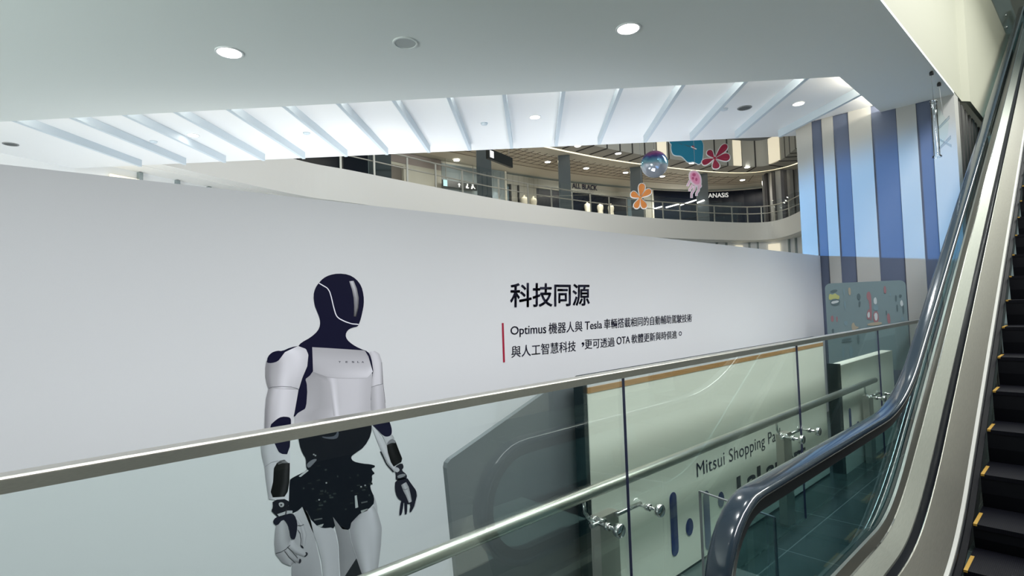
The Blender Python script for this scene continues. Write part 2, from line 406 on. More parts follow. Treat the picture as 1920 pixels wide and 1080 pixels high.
def hit(px_, py_, o):
    """where the vertical plane through a line of sight meets the gallery curve offset by o -> (point, tangent, outward)"""
    d = ray(px_, py_); d = Vector((d.x, d.y, 0)).normalized(); n = Vector((-d.y, d.x, 0))
    C = _off.setdefault(o, offs(o)); best = None
    for i in range(12, len(C)-1):
        s0, s1 = C[i].dot(n), C[i+1].dot(n)
        if s0*s1 <= 0 and s0 != s1:
            t = s0/(s0-s1); p = C[i].lerp(C[i+1], t)
            if p.dot(d) > 0:
                tg = (C[i+1]-C[i]).normalized()
                if best is None: best = (p, tg, Vector((-tg.y, tg.x, 0)))
    return best
def hz(px_, py_, o):
    p = hit(px_, py_, o)[0]; d = ray(px_, py_); k = math.hypot(p.x, p.y)/math.hypot(d.x, d.y)
    return CAM_O.z + d.z*k
def band(mb, o0, o1, z0, z1, m=0, i0=0, i1=None):
    A = offs(o0)[i0:i1]; B = offs(o1)[i0:i1]
    secs = [[(a.x, a.y, z0), (b_.x, b_.y, z0), (b_.x, b_.y, z1), (a.x, a.y, z1)] for a, b_ in zip(A, B)]
    return mb.sweep(secs, m, smooth=False)
ZB, ZT = G(4.41), G(5.19)
structure(band(MB(), 0, 0.35, ZB, ZT).build('trim_2', 'parapet_paint'))
structure(band(MB(), 0.35, 7.0, G(4.70), G(4.90)).build('floor', 'shop_brown'))
structure(band(MB(), 0.30, 0.9, ZB-0.02, ZB+0.10).build('trim_3', 'parapet_paint'))
# white panel wall under the gallery with grey mullions and lit niches
lw = structure(band(MB(), 0.75, 0.95, 0, ZB-0.02).build('wall_left', 'white_paint'))
for px_ in (262, 332, 391, 441, 488, 532, 573, 1344, 1362, 1405, 1421, 1480, 1493):
    h = hit(px_, 330 if px_ < 700 else 460, 0.72)
    if h: MB().obox(h[0] + Vector((0, 0, ZB/2-.01)), h[1]*0.035, h[2]*0.05, (0, 0, ZB/2-.02)).build('mullion', 'shop_slate', lw)
for a, c in ((206, 266), (1379, 1392), (1440, 1462)):
    y_ = 320 if a < 700 else 455
    h0, h1 = hit(a, y_, 0.70), hit(c, y_, 0.70)
    if h0 and h1:
        mid = (h0[0]+h1[0])/2; MB().obox(mid + Vector((0, 0, 3.5)), (h1[0]-h0[0])/2, h0[2]*0.02, (0, 0, 1.05)).build('lit_niche', 'niche_glow', lw)

ZC = G(7.68); ZF = G(8.85)
# corridor ceiling: slotted edge, cove strip, grid of panels
mb = MB(); band(mb, 0.0, 0.98, ZC, ZC+0.15, 0)
cor = structure(mb.build('ceiling', 'fascia_grey'))
mb = MB(); band(mb, 0.98, 1.16, ZC+0.10, ZC+0.14, 0); mb.build('cove_strip', 'lamp_cove', cor)
mb = MB(); band(mb, 1.16, 7.0, ZC+0.02, ZC+0.15, 0); mb.build('ceiling_panel', 'shop_cream', cor)
mb = MB(); band(mb, 1.9, 3.6, ZC+0.005, ZC+0.02, 0)
mb.build('grid_panel', 'grid_panel', cor)
mb = MB()
for o in (1.9, 2.3, 2.7, 3.1, 3.5): band(mb, o, o+0.03, ZC-0.004, ZC+0.005)
for i in range(0, len(CUR)-1):
    if i % 2 == 0 or (CUR[i+1]-CUR[i]).length > 0.3:
        p = CUR[i]; n = NRM[i]; q = CUR[i+1]-CUR[i]
        mb.obox(p + n*2.72 + Vector((0, 0, ZC)), n*0.82, q.normalized()*0.016, (0, 0, 0.004))
mb.build('grid_bars', 'grid_bar', cor)
# slotted fascia of the floor above
mb = MB(); band(mb, -0.05, 0.0, ZC, ZF, 0)
fas = structure(mb.build('trim_4', 'fascia_grey'))
mb = MB(); band(mb, 0.2, 0.3, ZF, G(10.2), 0); structure(mb.build('wall_front', 'grille_grey'))
acc = 0.0; mbs = MB(); nich = []
kk = 0
for i in range(len(CUR)-1):
    seg = (CUR[i+1]-CUR[i]).length
    acc += seg
    if acc > 0.69:
        acc = 0; kk += 1
        q = (CUR[i+1]-CUR[i]).normalized(); n = NRM[i]; p = CUR[i]
        mbs.obox(p - n*0.055 + Vector((0, 0, (ZC+ZF)/2)), q*0.035, n*0.012, (0, 0, (ZF-ZC)/2))
        mbs.obox(p + n*0.46 + Vector((0, 0, ZC-0.008)), n*0.5, q*0.04, (0, 0, 0.012))
mbs.build('slots', 'slit_dark', fas)
for a, c in ((1232, 1249), (1374, 1389), (1440, 1461)):
    h0, h1 = hit(a, 275, -0.07), hit(c, 275, -0.07)
    mid = (h0[0]+h1[0])/2; MB().obox(mid + Vector((0, 0, (ZC+ZF)/2)), (h1[0]-h0[0])/2, h0[2]*0.012, (0, 0, ((ZF-.05)-ZC)/2)).build('lit_niche', 'niche_glow', fas)

# shop fronts of the gallery
OS = 4.7
def shop_slab(mb, x0, x1, z0, z1, m=0, o=OS, depth=0.12, n=6, yref=360):
    pts = [hit(x0 + (x1-x0)*k/n, yref, o) for k in range(n+1)]
    pts = [p for p in pts if p]
    secs = [[(p[0].x, p[0].y, z0), (p[0].x+p[2].x*depth, p[0].y+p[2].y*depth, z0), (p[0].x+p[2].x*depth, p[0].y+p[2].y*depth, z1), (p[0].x, p[0].y, z1)] for p in pts]
    return mb.sweep(secs, m, smooth=False)
Z2 = G(4.90)
def shop(x0, x1, label, parts, group=None):
    c = hit((x0+x1)/2, 360, OS)[0]
    t = thing('shopfront', (c.x, c.y, Z2), label, 'shop front', group)
    for name, a, c2, z0, z1, m, o, dp in parts:
        shop_slab(MB(), a, c2, z0, z1, 0, o, dp).build(name, m, t)
    return t
shop(560, 694, 'dark navy glass shop front at the left end of the upper gallery', [('glazing', 560, 694, Z2, ZC, 'shop_navy', OS, .1), ('mullion', 640, 645, Z2, ZC, 'black_trim', OS-.08, .08)])
shop(735, 831, 'mauve and cream wall with an open doorway on the upper gallery', [('upper_wall', 733, 828.5, G(7.27), ZC, 'shop_mauve', OS, .1), ('lower_wall', 766, 828.5, Z2, G(7.27), 'shop_cream', OS, .1), ('doorway', 733, 758, Z2, G(7.14), 'shop_brown', OS+.1, .1), ('door_frame', 758, 766, Z2, G(7.24), 'shop_cream', OS-.06, .16), ('lintel', 733, 766, G(7.14), G(7.24), 'shop_cream', OS-.06, .16)])
shop(831, 896, 'slate grey glass front behind the restroom sign', [('glazing', 829, 896, G(5.95), ZC-.1, 'shop_slate', OS, .1), ('base_panel', 829, 896, Z2, G(5.95), 'shop_cream', OS, .1), ('header', 829, 896, ZC-.1, ZC, 'shop_cream', OS, .1)])
shop(921, 952, 'grey wall section washed by one spotlight right of the sign column', [('wall_panel', 921, 948, Z2, ZC, 'shop_slate', OS, .1), ('corner_strip', 948, 951, Z2, ZC, 'shop_cream', OS-.05, .12)])
t_b = shop(952, 1048, 'beige shop front with a pale window and dark doorway', [('header', 951.5, 1049.5, G(7.16), ZC-.1, 'shop_beige', OS, .1), ('window', 958, 1006, Z2, G(7.16), 'shop_beige', OS+.06, .06), ('window_frame', 956, 959, Z2, G(7.16), 'black_trim', OS-.03, .08), ('window_frame', 972, 974, Z2, G(7.16), 'black_trim', OS-.03, .08), ('doorway', 1006, 1049.5, Z2, G(7.14), 'shop_navy', OS+.05, .08)])
t_ab = shop(1070, 1182, 'beige shop front with dark block lettering on its header', [('header', 1050, 1186, G(7.15), ZC-.1, 'shop_beige', OS, .1), ('doorway', 1050, 1176, Z2, G(7.15), 'shop_navy', OS+.05, .08), ('mullion', 1105, 1107, Z2, G(7.15), 'black_trim', OS-.02, .06)])
shop(1204, 1306, 'dark navy shop front with glowing bars before it, left of the jellyfish column', [('side_wall', 1203, 1222, Z2, ZC-.1, 'shop_beige', OS, .1), ('corner_strip', 1222, 1225, Z2, ZC-.1, 'shop_cream', OS-.05, .12), ('glazing', 1225, 1308, Z2, G(7.60), 'shop_navy', OS, .1), ('header', 1203, 1310, G(7.60), ZC-.05, 'shop_beige', OS-.02, .12)])
t_an = shop(1327, 1434, 'dark shop front with white lettering right of the jellyfish column', [('glazing', 1310.5, 1436, Z2, G(7.58), 'shop_navy', OS, .1), ('header', 1310.5, 1440, G(7.58), ZC-.05, 'shop_beige', OS-.02, .12)])
def sign_text(t, body, x0, x1, ytop, ybase, m, o=OS-0.04, bold=0.0, ref=None):
    p0 = hit(x0, ybase, o)[0]; p1 = hit(x1, ybase, o)[0]
    z0 = hz(x0, ybase, o); z1 = hz(x0, ytop, o)
    mb = MB(); put_text(mb, body, (p0.x, p0.y, z0), (p1.x, p1.y, z0), (p0.x, p0.y, z1), 0, bold, ref=ref)
    return mb.build('lettering', m, t, fix=False)
sign_text(t_ab, 'ALL BLACK', 1073, 1120, 343, 353, 'ink_text', bold=0.03)
sign_text(t_ab, 'COLLECTION', 1082, 1112, 355.5, 358, 'ink_grey')
sign_text(t_an, 'ANASiS', 1328, 1366, 362.5, 371, 'sign_white', bold=0.012)
# dark columns along the gallery
for k, (x0, x1, lab) in enumerate(((692, 734, 'broad dark slate column nearest the left end of the upper gallery'), (895, 922, 'dark slate column right of the restroom sign'), (1048, 1070, 'dark slate column at the left edge of the dark block lettering'), (1182, 1205, 'dark slate column behind the orange flower'), (1305, 1327, 'dark slate column behind the jellyfish'))):
    h0, h1 = hit(x0, 340, 1.5), hit(x1, 340, 1.5); mid = (h0[0]+h1[0])/2
    ds = Vector((mid.x, mid.y, 0)).normalized(); side = Vector((ds.y, -ds.x, 0)); w2 = (h1[0]-h0[0]).dot(side)/2
    t = thing('column', (mid.x, mid.y, Z2), lab, 'column', 'columns of the upper gallery')
    MB().obox(mid + ds*w2 + Vector((0, 0, (Z2+ZC)/2)), side*w2, ds*w2, (0, 0, (ZC-Z2)/2)).build('shaft', 'column_slate', t)
    MB().obox(mid + ds*w2 - side*(w2+0.012) + Vector((0, 0, (Z2+ZC)/2)), side*0.012, ds*w2*0.9, (0, 0, (ZC-Z2)/2)).build('edge_strip', 'steel_polished', t)
# round column clad in vertical strips
h = hit(1467, 360, 2.2); c = h[0]; R = 0.86
t = thing('column', (c.x, c.y, Z2), 'round column clad in vertical grey metal strips at the right end of the gallery', 'column')
mb = MB(); n = 40
for k in range(n):
    a0, a1 = 2*math.pi*k/n, 2*math.pi*(k+0.96)/n; r_ = R + 0.05*((k*7) % 3)
    mb.prism([(c.x+math.cos(a)*rr, c.y+math.sin(a)*rr, Z2) for a, rr in ((a0, R-.1), (a0, r_), (a1, r_), (a1, R-.1))], (0, 0, ZC-Z2), 0 if (k*5) % 7 < 4 else 1)
mb.build('cladding', ['drum_light', 'drum_dark'], t)
# far glass railing on the parapet
t = thing('glass_railing', (-13.9, 10, ZT), 'long curved glass railing on the white parapet of the upper gallery', 'railing')
i0, i1 = 38, 150
C = offs(0.18)[i0:i1]
MB().tube([(p.x, p.y, G(5.92)) for p in C], 0.028, n=8).build('top_rail', 'steel_post', t)
MB().tube([(p.x, p.y, G(5.62)) for p in offs(0.26)[i0:i1]], 0.02, n=8).build('mid_rail', 'steel_post', t)
mb = MB(); mb.sweep([[(a.x, a.y, ZT), (b_.x, b_.y, ZT), (b_.x, b_.y, G(6.12)), (a.x, a.y, G(6.12))] for a, b_ in zip(offs(0.10)[i0:i1], offs(0.115)[i0:i1])], smooth=False)
mb.build('glass_pane', 'glass_far', t)
for px_ in (640, 703, 765, 818, 868, 936, 990, 1034, 1073, 1107, 1142, 1175, 1208, 1242, 1274, 1306, 1338, 1371, 1400, 1426, 1450, 1478):
    h = hit(px_, 370, 0.18)
    MB().obox(h[0] + Vector((0, 0, G(5.545))), h[1]*0.03, h[2]*0.012, (0, 0, 0.355*GK)).build('post', 'steel_post', t)
# corridor downlights
for px_, py_, lab in ((856, 300, 'left of the hanging sign'), (1027, 303, 'above the beige window and dark doorway'), (1099, 315, 'above the dark block lettering'), (1173, 323, 'left of the glossy ball'), (1242, 330, 'just under the glossy ball'), (1392, 337, 'above the white shop lettering'), (1083, 273, 'near the slotted fascia, leftmost of that row'), (1159, 287, 'in the slotted edge left of the glossy ball'), (1297, 305, 'under the teal cutout'), (1401, 313, 'under the red flower end')):
    p = onz(px_, py_, ZC); t = thing('downlight', (p.x, p.y, ZC), 'small bright downlight in the gallery ceiling ' + lab, 'ceiling light', 'gallery downlights')
    zz = ZC - 0.02
    MB().lathe((p.x, p.y, zz), [(0.16, 0), (0.16, 0.02), (0.12, 0.02), (0.12, 0)], smooth=False, ring=True).build('ring', 'white_paint', t)
    MB().lathe((p.x, p.y, zz-0.012), [(0.115, 0), (0.13, 0.02), (0.0, 0.03)]).build('lens', 'lamp_white', t)
# wayfinding sign on the gallery
def facing(px_, py_, rng):
    d = ray(px_, py_); k = rng/math.hypot(d.x, d.y); c = CAM_O + d*k
    f = Vector((d.x, d.y, 0)).normalized(); return c, Vector((f.y, -f.x, 0)), f
o = 4.4; h0, h1 = hit(831, 352, o), hit(895, 352, o)
p0, p1 = h0[0], h1[0]; dv = (p1-p0); nv = h0[2]
zt, zb = hz(831, 337, o), hz(831, 349, o); zt2, zb2 = hz(895, 346, o), hz(895, 357, o)
zt = (zt+zt2)/2; zb = (zb+zb2)/2
t = thing('wayfinding_sign', (p0.x, p0.y, zb), 'black overhead wayfinding sign with white arrow and restroom symbols', 'sign')
def S(u, v, d=0.0): q = p0 + dv*u - nv*d; return Vector((q.x, q.y, zb + (zt-zb)*v))
MB().obox(S(.5, .5, -.04), dv*0.5, nv*0.04, (0, 0, (zt-zb)/2)).build('panel', 'sign_black', t)
MB().obox(S(.06, .5, .005), dv*0.055, nv*0.008, (0, 0, (zt-zb)*.5)).build('lit_end', 'sign_cyan', t)
def icon(*polys):
    mb = MB()
    for pts in polys: mb.fill([S(u, v, .012) for u, v in pts])
    mb.build('symbol', 'sign_white', t, fix=False)
icon([(.44, .15), (.47, .15), (.47, .5), (.50, .5), (.455, .85), (.41, .5), (.44, .5)])
icon([(.53, .15), (.56, .15), (.57, .6), (.52, .6)], [(.53, .66), (.56, .66), (.56, .86), (.53, .86)])
icon([(.65, .15), (.73, .15), (.75, .3), (.70, .36), (.72, .62), (.68, .66), (.65, .4)], [(.68, .7), (.72, .7), (.72, .9), (.68, .9)])
icon([(.80, .15), (.84, .15), (.87, .45), (.92, .2), (.94, .25), (.88, .66), (.82, .6)], [(.83, .7), (.88, .7), (.88, .92), (.83, .92)])
for u_ in (.1, .9): q_ = S(u_, 1.0, -.04); MB().tube([q_, (q_.x, q_.y, ZC)], 0.012, n=6).build('hanger', 'steel_post', t)
# second hanging sign near the column
ct, rt, fw = facing(937, 297, 18.1)
t = thing('hanging_sign', tuple(ct), 'black sign board hanging from the gallery ceiling beside a dark column', 'sign')
dirv = (rt*0.75 + fw*1.2).normalized()
MB().obox(ct, dirv*0.75, dirv.cross(Vector((0, 0, 1)))*0.05, (0, 0, 0.17)).build('panel', 'sign_black', t)
MB().obox(ct - dirv*0.55 - fw*0.02, dirv*0.10, dirv.cross(Vector((0, 0, 1)))*0.06, (0, 0, 0.11)).build('symbol', 'sign_white', t)
for s_ in (-.6, .6): MB().tube([ct + dirv*s_ + Vector((0, 0, 0.17)), (*(ct+dirv*s_)[:2], ZC)], 0.012, n=6).build('hanger', 'steel_post', t)
# framed poster by the doorway
a_, b_ = hit(768, 340, OS-.05), hit(796, 345, OS-.05)
t = thing('poster', (a_[0].x, a_[0].y, G(5.9)), 'white poster in a thin black frame beside the gallery doorway', 'poster')
md = (a_[0]+b_[0])/2
MB().obox(md + Vector((0, 0, G(6.12))), (b_[0]-a_[0])/2, a_[2]*0.02, (0, 0, 0.42)).build('frame', 'black_trim', t)
MB().obox(md - a_[2]*0.022 + Vector((0, 0, G(6.12))), (b_[0]-a_[0])/2*0.93, a_[2]*0.006, (0, 0, 0.385)).build('sheet', 'board_white', t)
# pale uprights standing in for lit garments and lit strips in the shops
for px_, py_, lab in ((983, 374, 'in the beige window, left one'), (1000, 375, 'in the beige window beside the dark doorway'), (1101, 382, 'in the dark doorway under the block lettering, left one'), (1125, 382, 'in the dark doorway under the block lettering, middle one'), (1145, 380, 'in the dark doorway under the block lettering, right one')):
    h = hit(px_, py_, OS-0.25); c = h[0]
    t = thing('upright', (c.x, c.y, Z2), 'pale lit mannequin ' + lab, 'upright', 'pale uprights of the gallery shops')
    MB().lathe((c.x, c.y, Z2), [(0.16, 0), (0.16, .03), (0.03, .05), (0.03, 1.05)], n=12).build('stand', 'steel_post', t)
    MB().lathe((c.x, c.y, Z2+1.0), [(0.04, 0), (0.19, .04), (0.17, .35), (0.14, .55), (0.18, .75), (0.15, .88), (0.05, .93), (0.04, 1.0), (0.0, 1.01)], n=16).build('pale_body', 'upright_pale', t)
    l = spot_light('shop_spot', (c.x - h[2].x*0.5, c.y - h[2].y*0.5, ZC-.3), (c.x, c.y, Z2+1.2), 75, (1.0, .93, .78), 30, .6, .05)
h = hit(937, 370, OS-0.3); spot_light('shop_spot', (h[0].x, h[0].y, ZC-.35), (h[0].x+h[2].x*.3, h[0].y+h[2].y*.3, Z2), 85, (0.95, .97, 1), 42, .5, .04)
# glowing bars just in front of the navy glazing
for (xa, ya), (xb, yb), lab in (((1226, 391.5), (1243, 387), 'shortest and leftmost'), ((1249, 389), (1275, 382), 'second from the left'), ((1276, 384.5), (1307, 374.5), 'longest'), ((1308, 380), (1320, 375.5), 'rightmost, partly over the column')):
    o = 1.9 if xa > 1306 else OS-.2
    o = 1.35 if xa > 1306 else o
    qa, qb = hit(xa, ya, o)[0], hit(xb, yb, o)[0]; qa.z = hz(xa, ya, o); qb.z = hz(xb, yb, o)
    t = tag(MB().bar(qa, qb, 0.06, 0.06).build('glow_bar', 'bar_glow', origin=qa), 'thin glowing white bar before the dark navy shop front, ' + lab, 'light bar', 'glowing bars of the navy shop')

# ================================================================== HOARDING with its print
HX = -3.0
hd = thing('hoarding', (HX, 4.0, 0), 'long white exhibition hoarding printed with a humanoid robot and Chinese text', 'hoarding')
MB().box((HX-0.09, -7.0, 0), (HX, YW-0.005, 2.405)).build('panel', 'hoarding_vinyl', hd)
def H(x, y, lay=0): p = onx(x, y, HX); p.x = HX + 0.0015 + 0.0003*lay; return p
def body_text(mb, body, xl, xr, *a, **k):          # a slightly heavier cut of the lettering
    for d_ in (-.22, 0.0, .22): htext(mb, body, xl+d_, xr+d_, *a, **k)
def htext(mb, body, xl, xr, ytl, ybl, bold=0.0, ref=None, lay=0, ytr=None, ybr=None):
    a, c = H(xl, ybl, lay), H(xl, ytl, lay)
    if ybr is None:
        e = onx(xr, 600, HX); y1 = e.y
        p10 = Vector((a.x, y1, a.z)); p11 = Vector((a.x, y1, c.z))
    else:
        p10 = H(xr, ybr, lay); p11 = H(xr, ytr, lay)
    put_text(mb, body, a, p10, c, 0, bold, ref=ref, p11=p11)
mb = MB()
for dx_, dy_ in ((0, 0), (.7, 0), (-.7, 0), (0, .7), (0, -.7), (.5, .5), (-.5, -.5), (.5, -.5), (-.5, .5)):
    htext(mb, '科技同源', 957+dx_, 1105+dx_, 530.6+dy_, 576.2+dy_, ytr=532.6+dy_, ybr=572.4+dy_)
mb.build('printed_heading', 'ink_text', hd, fix=False)
mb = MB(); body_text(mb, 'Optimus', 957.2, 1023.8, 612.3, 632.3, bold=0.002, ytr=607.0, ybr=625.8+4.5); mb.build('printed_text', 'ink_text', hd, fix=False)
mb = MB(); body_text(mb, '機器人與', 1028.6, 1091.8, 605.2, 626.2, ytr=601.8, ybr=621.3); mb.build('printed_text', 'ink_text', hd, fix=False)
mb = MB(); body_text(mb, 'Tesla', 1096.6, 1128.5, 603, 618.6, bold=0.002, ytr=601.5, ybr=615.4); mb.build('printed_text', 'ink_text', hd, fix=False)
mb = MB(); body_text(mb, '車輛搭載相同的自動輔助駕駛技術', 1132.4, 1296.8, 598.2, 617.2, ytr=588.4, ybr=603.4); mb.build('printed_text', 'ink_text', hd, fix=False)
mb = MB(); body_text(mb, '與人工智慧科技', 958.8, 1079.4, 648.8, 671.0, ytr=638.8, ybr=658.4); mb.build('printed_text', 'ink_text', hd, fix=False)
mb = MB(); body_text(mb, ',', 1090.6, 1093.4, 642.0, 650.4); mb.build('printed_text', 'ink_text', hd, fix=False)
mb = MB(); body_text(mb, '更可透過', 1096.4, 1152.2, 636.2, 654.9, ytr=632.4, ybr=649.4); mb.build('printed_text', 'ink_text', hd, fix=False)
mb = MB(); body_text(mb, 'OTA', 1156, 1180.8, 631.8, 646.2, bold=0.002, ytr=630.2, ybr=643.2); mb.build('printed_text', 'ink_text', hd, fix=False)
mb = MB(); body_text(mb, '軟體更新與時俱進', 1184, 1269, 626.9, 644.4, ytr=619.6, ybr=634.2); mb.build('printed_text', 'ink_text', hd, fix=False)
mb = MB(); pc = H(1275.3, 625.3); rad_o, rad_i = 0.022, 0.014
for k in range(16):
    a0, a1 = 2*math.pi*k/16, 2*math.pi*(k+1)/16
    f_ = lambda a, r: (pc.x, pc.y + math.cos(a)*r*1.4, pc.z + math.sin(a)*r)
    mb.face([f_(a0, rad_o), f_(a1, rad_o), f_(a1, rad_i), f_(a0, rad_i)])
mb.build('printed_text', 'ink_text', hd, fix=False)
q = [H(940.6, 605.8), H(944.2, 605.6), H(946.6, 679.2), H(942.6, 679.6)]
q[1].z = q[0].z; q[2].z = q[3].z; q[3].y = q[0].y; q[2].y = q[1].y
MB().face(q).build('printed_bar', 'ink_red', hd, fix=False)

# ---- robot print: polygons traced on the hoarding
def A1(p): return (440 + p[0]/3.375, 480 + p[1]/3.375)
def A2(p): return (440 + p[0]/3.1775, 740 + p[1]/3.1775)
def A3(p): return (480 + p[0]/6.0, 620 + p[1]/6.0)
def A4(p): return (480 + p[0]/3.857, 800 + p[1]/3.857)
NAVY = (0.007, 0.007, 0.028)
def smooth_poly(pts, it=1):
    for _ in range(it):
        out = []
        for a, c in zip(pts, pts[1:]+pts[:1]):
            out += [(a[0]*.75+c[0]*.25, a[1]*.75+c[1]*.25), (a[0]*.25+c[0]*.75, a[1]*.25+c[1]*.75)]
        pts = out
    return pts
def patch(mb, f, pts, lay, col=NAVY, sm=1):
    P = [f(p) for p in pts]
    if sm: P = smooth_poly(P, sm)
    mb.fill([H(x, y, lay) for x, y in P], 0, col)
def lerp_prof(prof, u):
    for (a, ca_), (c, cc) in zip(prof, prof[1:]):
        if u <= c:
            t = (u-a)/(c-a) if c > a else 0; t = t*t*(3-2*t)
            return ca_ + (cc-ca_)*t
    return prof[-1][1]
def resample(P, n):
    L = [0]
    for a, c in zip(P, P[1:]): L.append(L[-1] + math.hypot(c[0]-a[0], c[1]-a[1]))
    out = []
    for k in range(n):
        s_ = L[-1]*k/(n-1); i = 0
        while i < len(L)-2 and L[i+1] < s_: i += 1
        t = (s_-L[i])/max(L[i+1]-L[i], 1e-6)
        out.append((P[i][0]+(P[i+1][0]-P[i][0])*t, P[i][1]+(P[i+1][1]-P[i][1])*t))
    return out
TINT = (0.97, 0.965, 1.06)
def loft(mb, f, left, right, top, bot, lay, rows=26, colsn=14):
    Lp = resample([f(p) for p in left], rows); Rp = resample([f(p) for p in right], rows)
    def col(u, v):
        g = lerp_prof(top, u)*(1-v) + lerp_prof(bot, u)*v
        g = min(0.92, max(g*0.8, (g-0.5)*1.7+0.53)) if g > 0.2 else g*0.4
        return tuple(g*t for t in TINT)
    for r in range(rows-1):
        for c in range(colsn):
            u0, u1 = c/colsn, (c+1)/colsn; v0, v1 = r/(rows-1), (r+1)/(rows-1)
            g = lambda u, P, Q: (P[0]+(Q[0]-P[0])*u, P[1]+(Q[1]-P[1])*u)
            pts = [g(u0, Lp[r], Rp[r]), g(u1, Lp[r], Rp[r]), g(u1, Lp[r+1], Rp[r+1]), g(u0, Lp[r+1], Rp[r+1])]
            mb.face([H(x, y, lay) for x, y in pts], 0, False, [col(u0, v0), col(u1, v0), col(u1, v1), col(u0, v1)])
rp = bpy.data.objects.new('printed_robot', None); COL.objects.link(rp); rp.parent = hd
rp.location = (0.002, -2.6, 0.3); rp.empty_display_size = 0.1
# head, neck and black bodywork
mb = MB()
patch(mb, A1, [(655,110),(720,117),(768,145),(802,190),(816,250),(817,305),(809,350),(797,400),(786,430),(778,446),(740,454),(714,470),(700,498),(710,530),(745,560),(790,585),(845,605),(862,640),(884,735),(862,960),(700,1000),(372,1020),(372,1000),(392,880),(420,740),(380,640),(400,572),(420,548),(482,514),(526,474),(541,436),(538,395),(520,350),(504,310),(497,250),(508,205),(530,172),(560,140),(600,120)], 0)
patch(mb, A1, [(203,660),(228,615),(268,598),(300,602),(352,578),(420,565),(330,640),(285,680),(225,690),(203,678)], 0)
mb.build('head_and_neck', 'ink_print', rp, fix=False)
mb = MB()
def ribbon(mb, f, pts, w0, lay, col):
    P = resample([f(p) for p in pts], 40)
    for k in range(len(P)-1):
        a, c = P[k], P[k+1]; dx, dy = c[0]-a[0], c[1]-a[1]; L = math.hypot(dx, dy) or 1; nx, ny = -dy/L*w0, dx/L*w0
        mb.face([H(a[0]-nx, a[1]-ny, lay), H(c[0]-nx, c[1]-ny, lay), H(c[0]+nx, c[1]+ny, lay), H(a[0]+nx, a[1]+ny, lay)], 0, False, [col]*4)
face_line = [(533,172),(560,188),(585,203),(600,225),(610,258),(622,310),(636,362),(646,383),(662,397),(700,416),(740,429),(783,433)]
ribbon(mb, A1, face_line, 0.95, 2, (0.85, 0.85, 0.95))
mb.build('visor_outline', 'ink_print', rp, fix=False); mb = MB()
loft(mb, A1, [(724,160),(742,215),(752,265),(755,320),(752,382)], [(752,157),(772,205),(784,265),(782,330),(768,384)], [(0,.42),(.5,.60),(1,.42)], [(0,.14),(.5,.2),(1,.08)], 2)
mb.build('visor', 'ink_print', rp, fix=False)
# chest plate
mb = MB()
loft(mb, A3, [(640,455),(605,505),(553,545),(570,600),(575,690),(566,820),(552,878),(470,925),(436,965),(430,1120)], [(1308,480),(1300,600),(1294,700),(1290,800),(1290,900),(1288,1060)], [(0,.40),(.2,.42),(.34,.48),(.46,.56),(.75,.57),(1,.50)], [(0,.52),(.25,.44),(.44,.47),(.54,.57),(.75,.58),(1,.50)], 2, rows=40)
loft(mb, A3, [(640,458),(720,498),(790,520)], [(640,470),(720,545),(815,585)], [(0,.38),(1,.40)], [(0,.42),(1,.47)], 3)
loft(mb, A3, [(800,530),(822,600),(845,760),(870,960)], [(905,535),(915,600),(925,760),(950,960)], [(0,.48),(.5,.60),(1,.56)], [(0,.45),(.5,.68),(1,.57)], 3)
loft(mb, A3, [(630,185),(930,203),(1222,222),(1262,290)], [(640,462),(815,526),(900,536),(1250,532),(1312,462)], [(0,.46),(.5,.50),(1,.46)], [(0,.44),(.5,.52),(.9,.64),(1,.62)], 4, rows=30)
mb.build('chest_plate', 'ink_print', rp, fix=False)
mb = MB()
for chh, xa, xb in (('T', 925, 952), ('E', 1006, 1030), ('S', 1074, 1104), ('L', 1138, 1162), ('A', 1184, 1212)):
    a = A3((xa, 362)); c = A3((xa, 342)); e = A3((xb, 362)); g = A3((xb, 343))
    put_text(mb, chh, H(*a, 5), H(*e, 5), H(*c, 5), 0, 0.02, p11=H(*g, 5))
mb.build('chest_lettering', 'ink_text', rp, fix=False)
# black waist
mb = MB()
patch(mb, A2, [(372,205),(600,190),(815,160),(815,235),(772,312),(712,352),(690,372),(706,398),(760,410),(808,414),(836,422),(834,432),(815,438),(818,450),(836,470),(816,478),(820,510),(806,540),(812,570),(832,610),(826,662),(742,712),(694,762),(684,806),(640,808),(600,775),(585,800),(515,798),(460,760),(440,710),(400,680),(355,700),(330,715),(318,690),(323,510),(350,490),(432,452),(424,425),(424,380),(403,350),(385,300)], 1, (0.005,0.007,0.013), 1)
mech = random.Random(3)
for k in range(46):
    x, y = mech.uniform(350, 800), mech.uniform(400, 690)
    if y > 560 and x < 430: continue
    if y < 520 and x < 440: continue
    if y > 620 and (x < 480 or x > 700): continue
    w, h_ = mech.uniform(6, 26), mech.uniform(3, 9); g = mech.uniform(0.012, 0.05)
    patch(mb, A2, [(x, y), (x+w, y-3), (x+w+2, y+h_), (x+2, y+h_+2)], 2, (g*.8, g*1.05, g*1.1), 0)
patch(mb, A2, [(425,420),(440,400),(470,382),(492,384),(470,410),(440,440)], 3, (0.16,0.17,0.2))
patch(mb, A2, [(380,486),(432,446),(440,452),(392,490)], 3, (0.5,0.52,0.56), 0)
patch(mb, A2, [(714,602),(726,598),(735,670),(718,676)], 3, (0.45,0.48,0.50), 0)
patch(mb, A2, [(470,742),(520,733),(522,740),(474,750)], 3, (0.12,0.13,0.14), 0)
patch(mb, A2, [(488,780),(530,768),(520,786),(500,788)], 3, (0.4,0.42,0.44), 0)
patch(mb, A2, [(750,690),(790,678),(792,690),(754,704)], 3, (0.35,0.37,0.38), 0)
patch(mb, A2, [(752,640),(790,632),(790,640),(754,648)], 3, (0.10,0.11,0.12), 0)
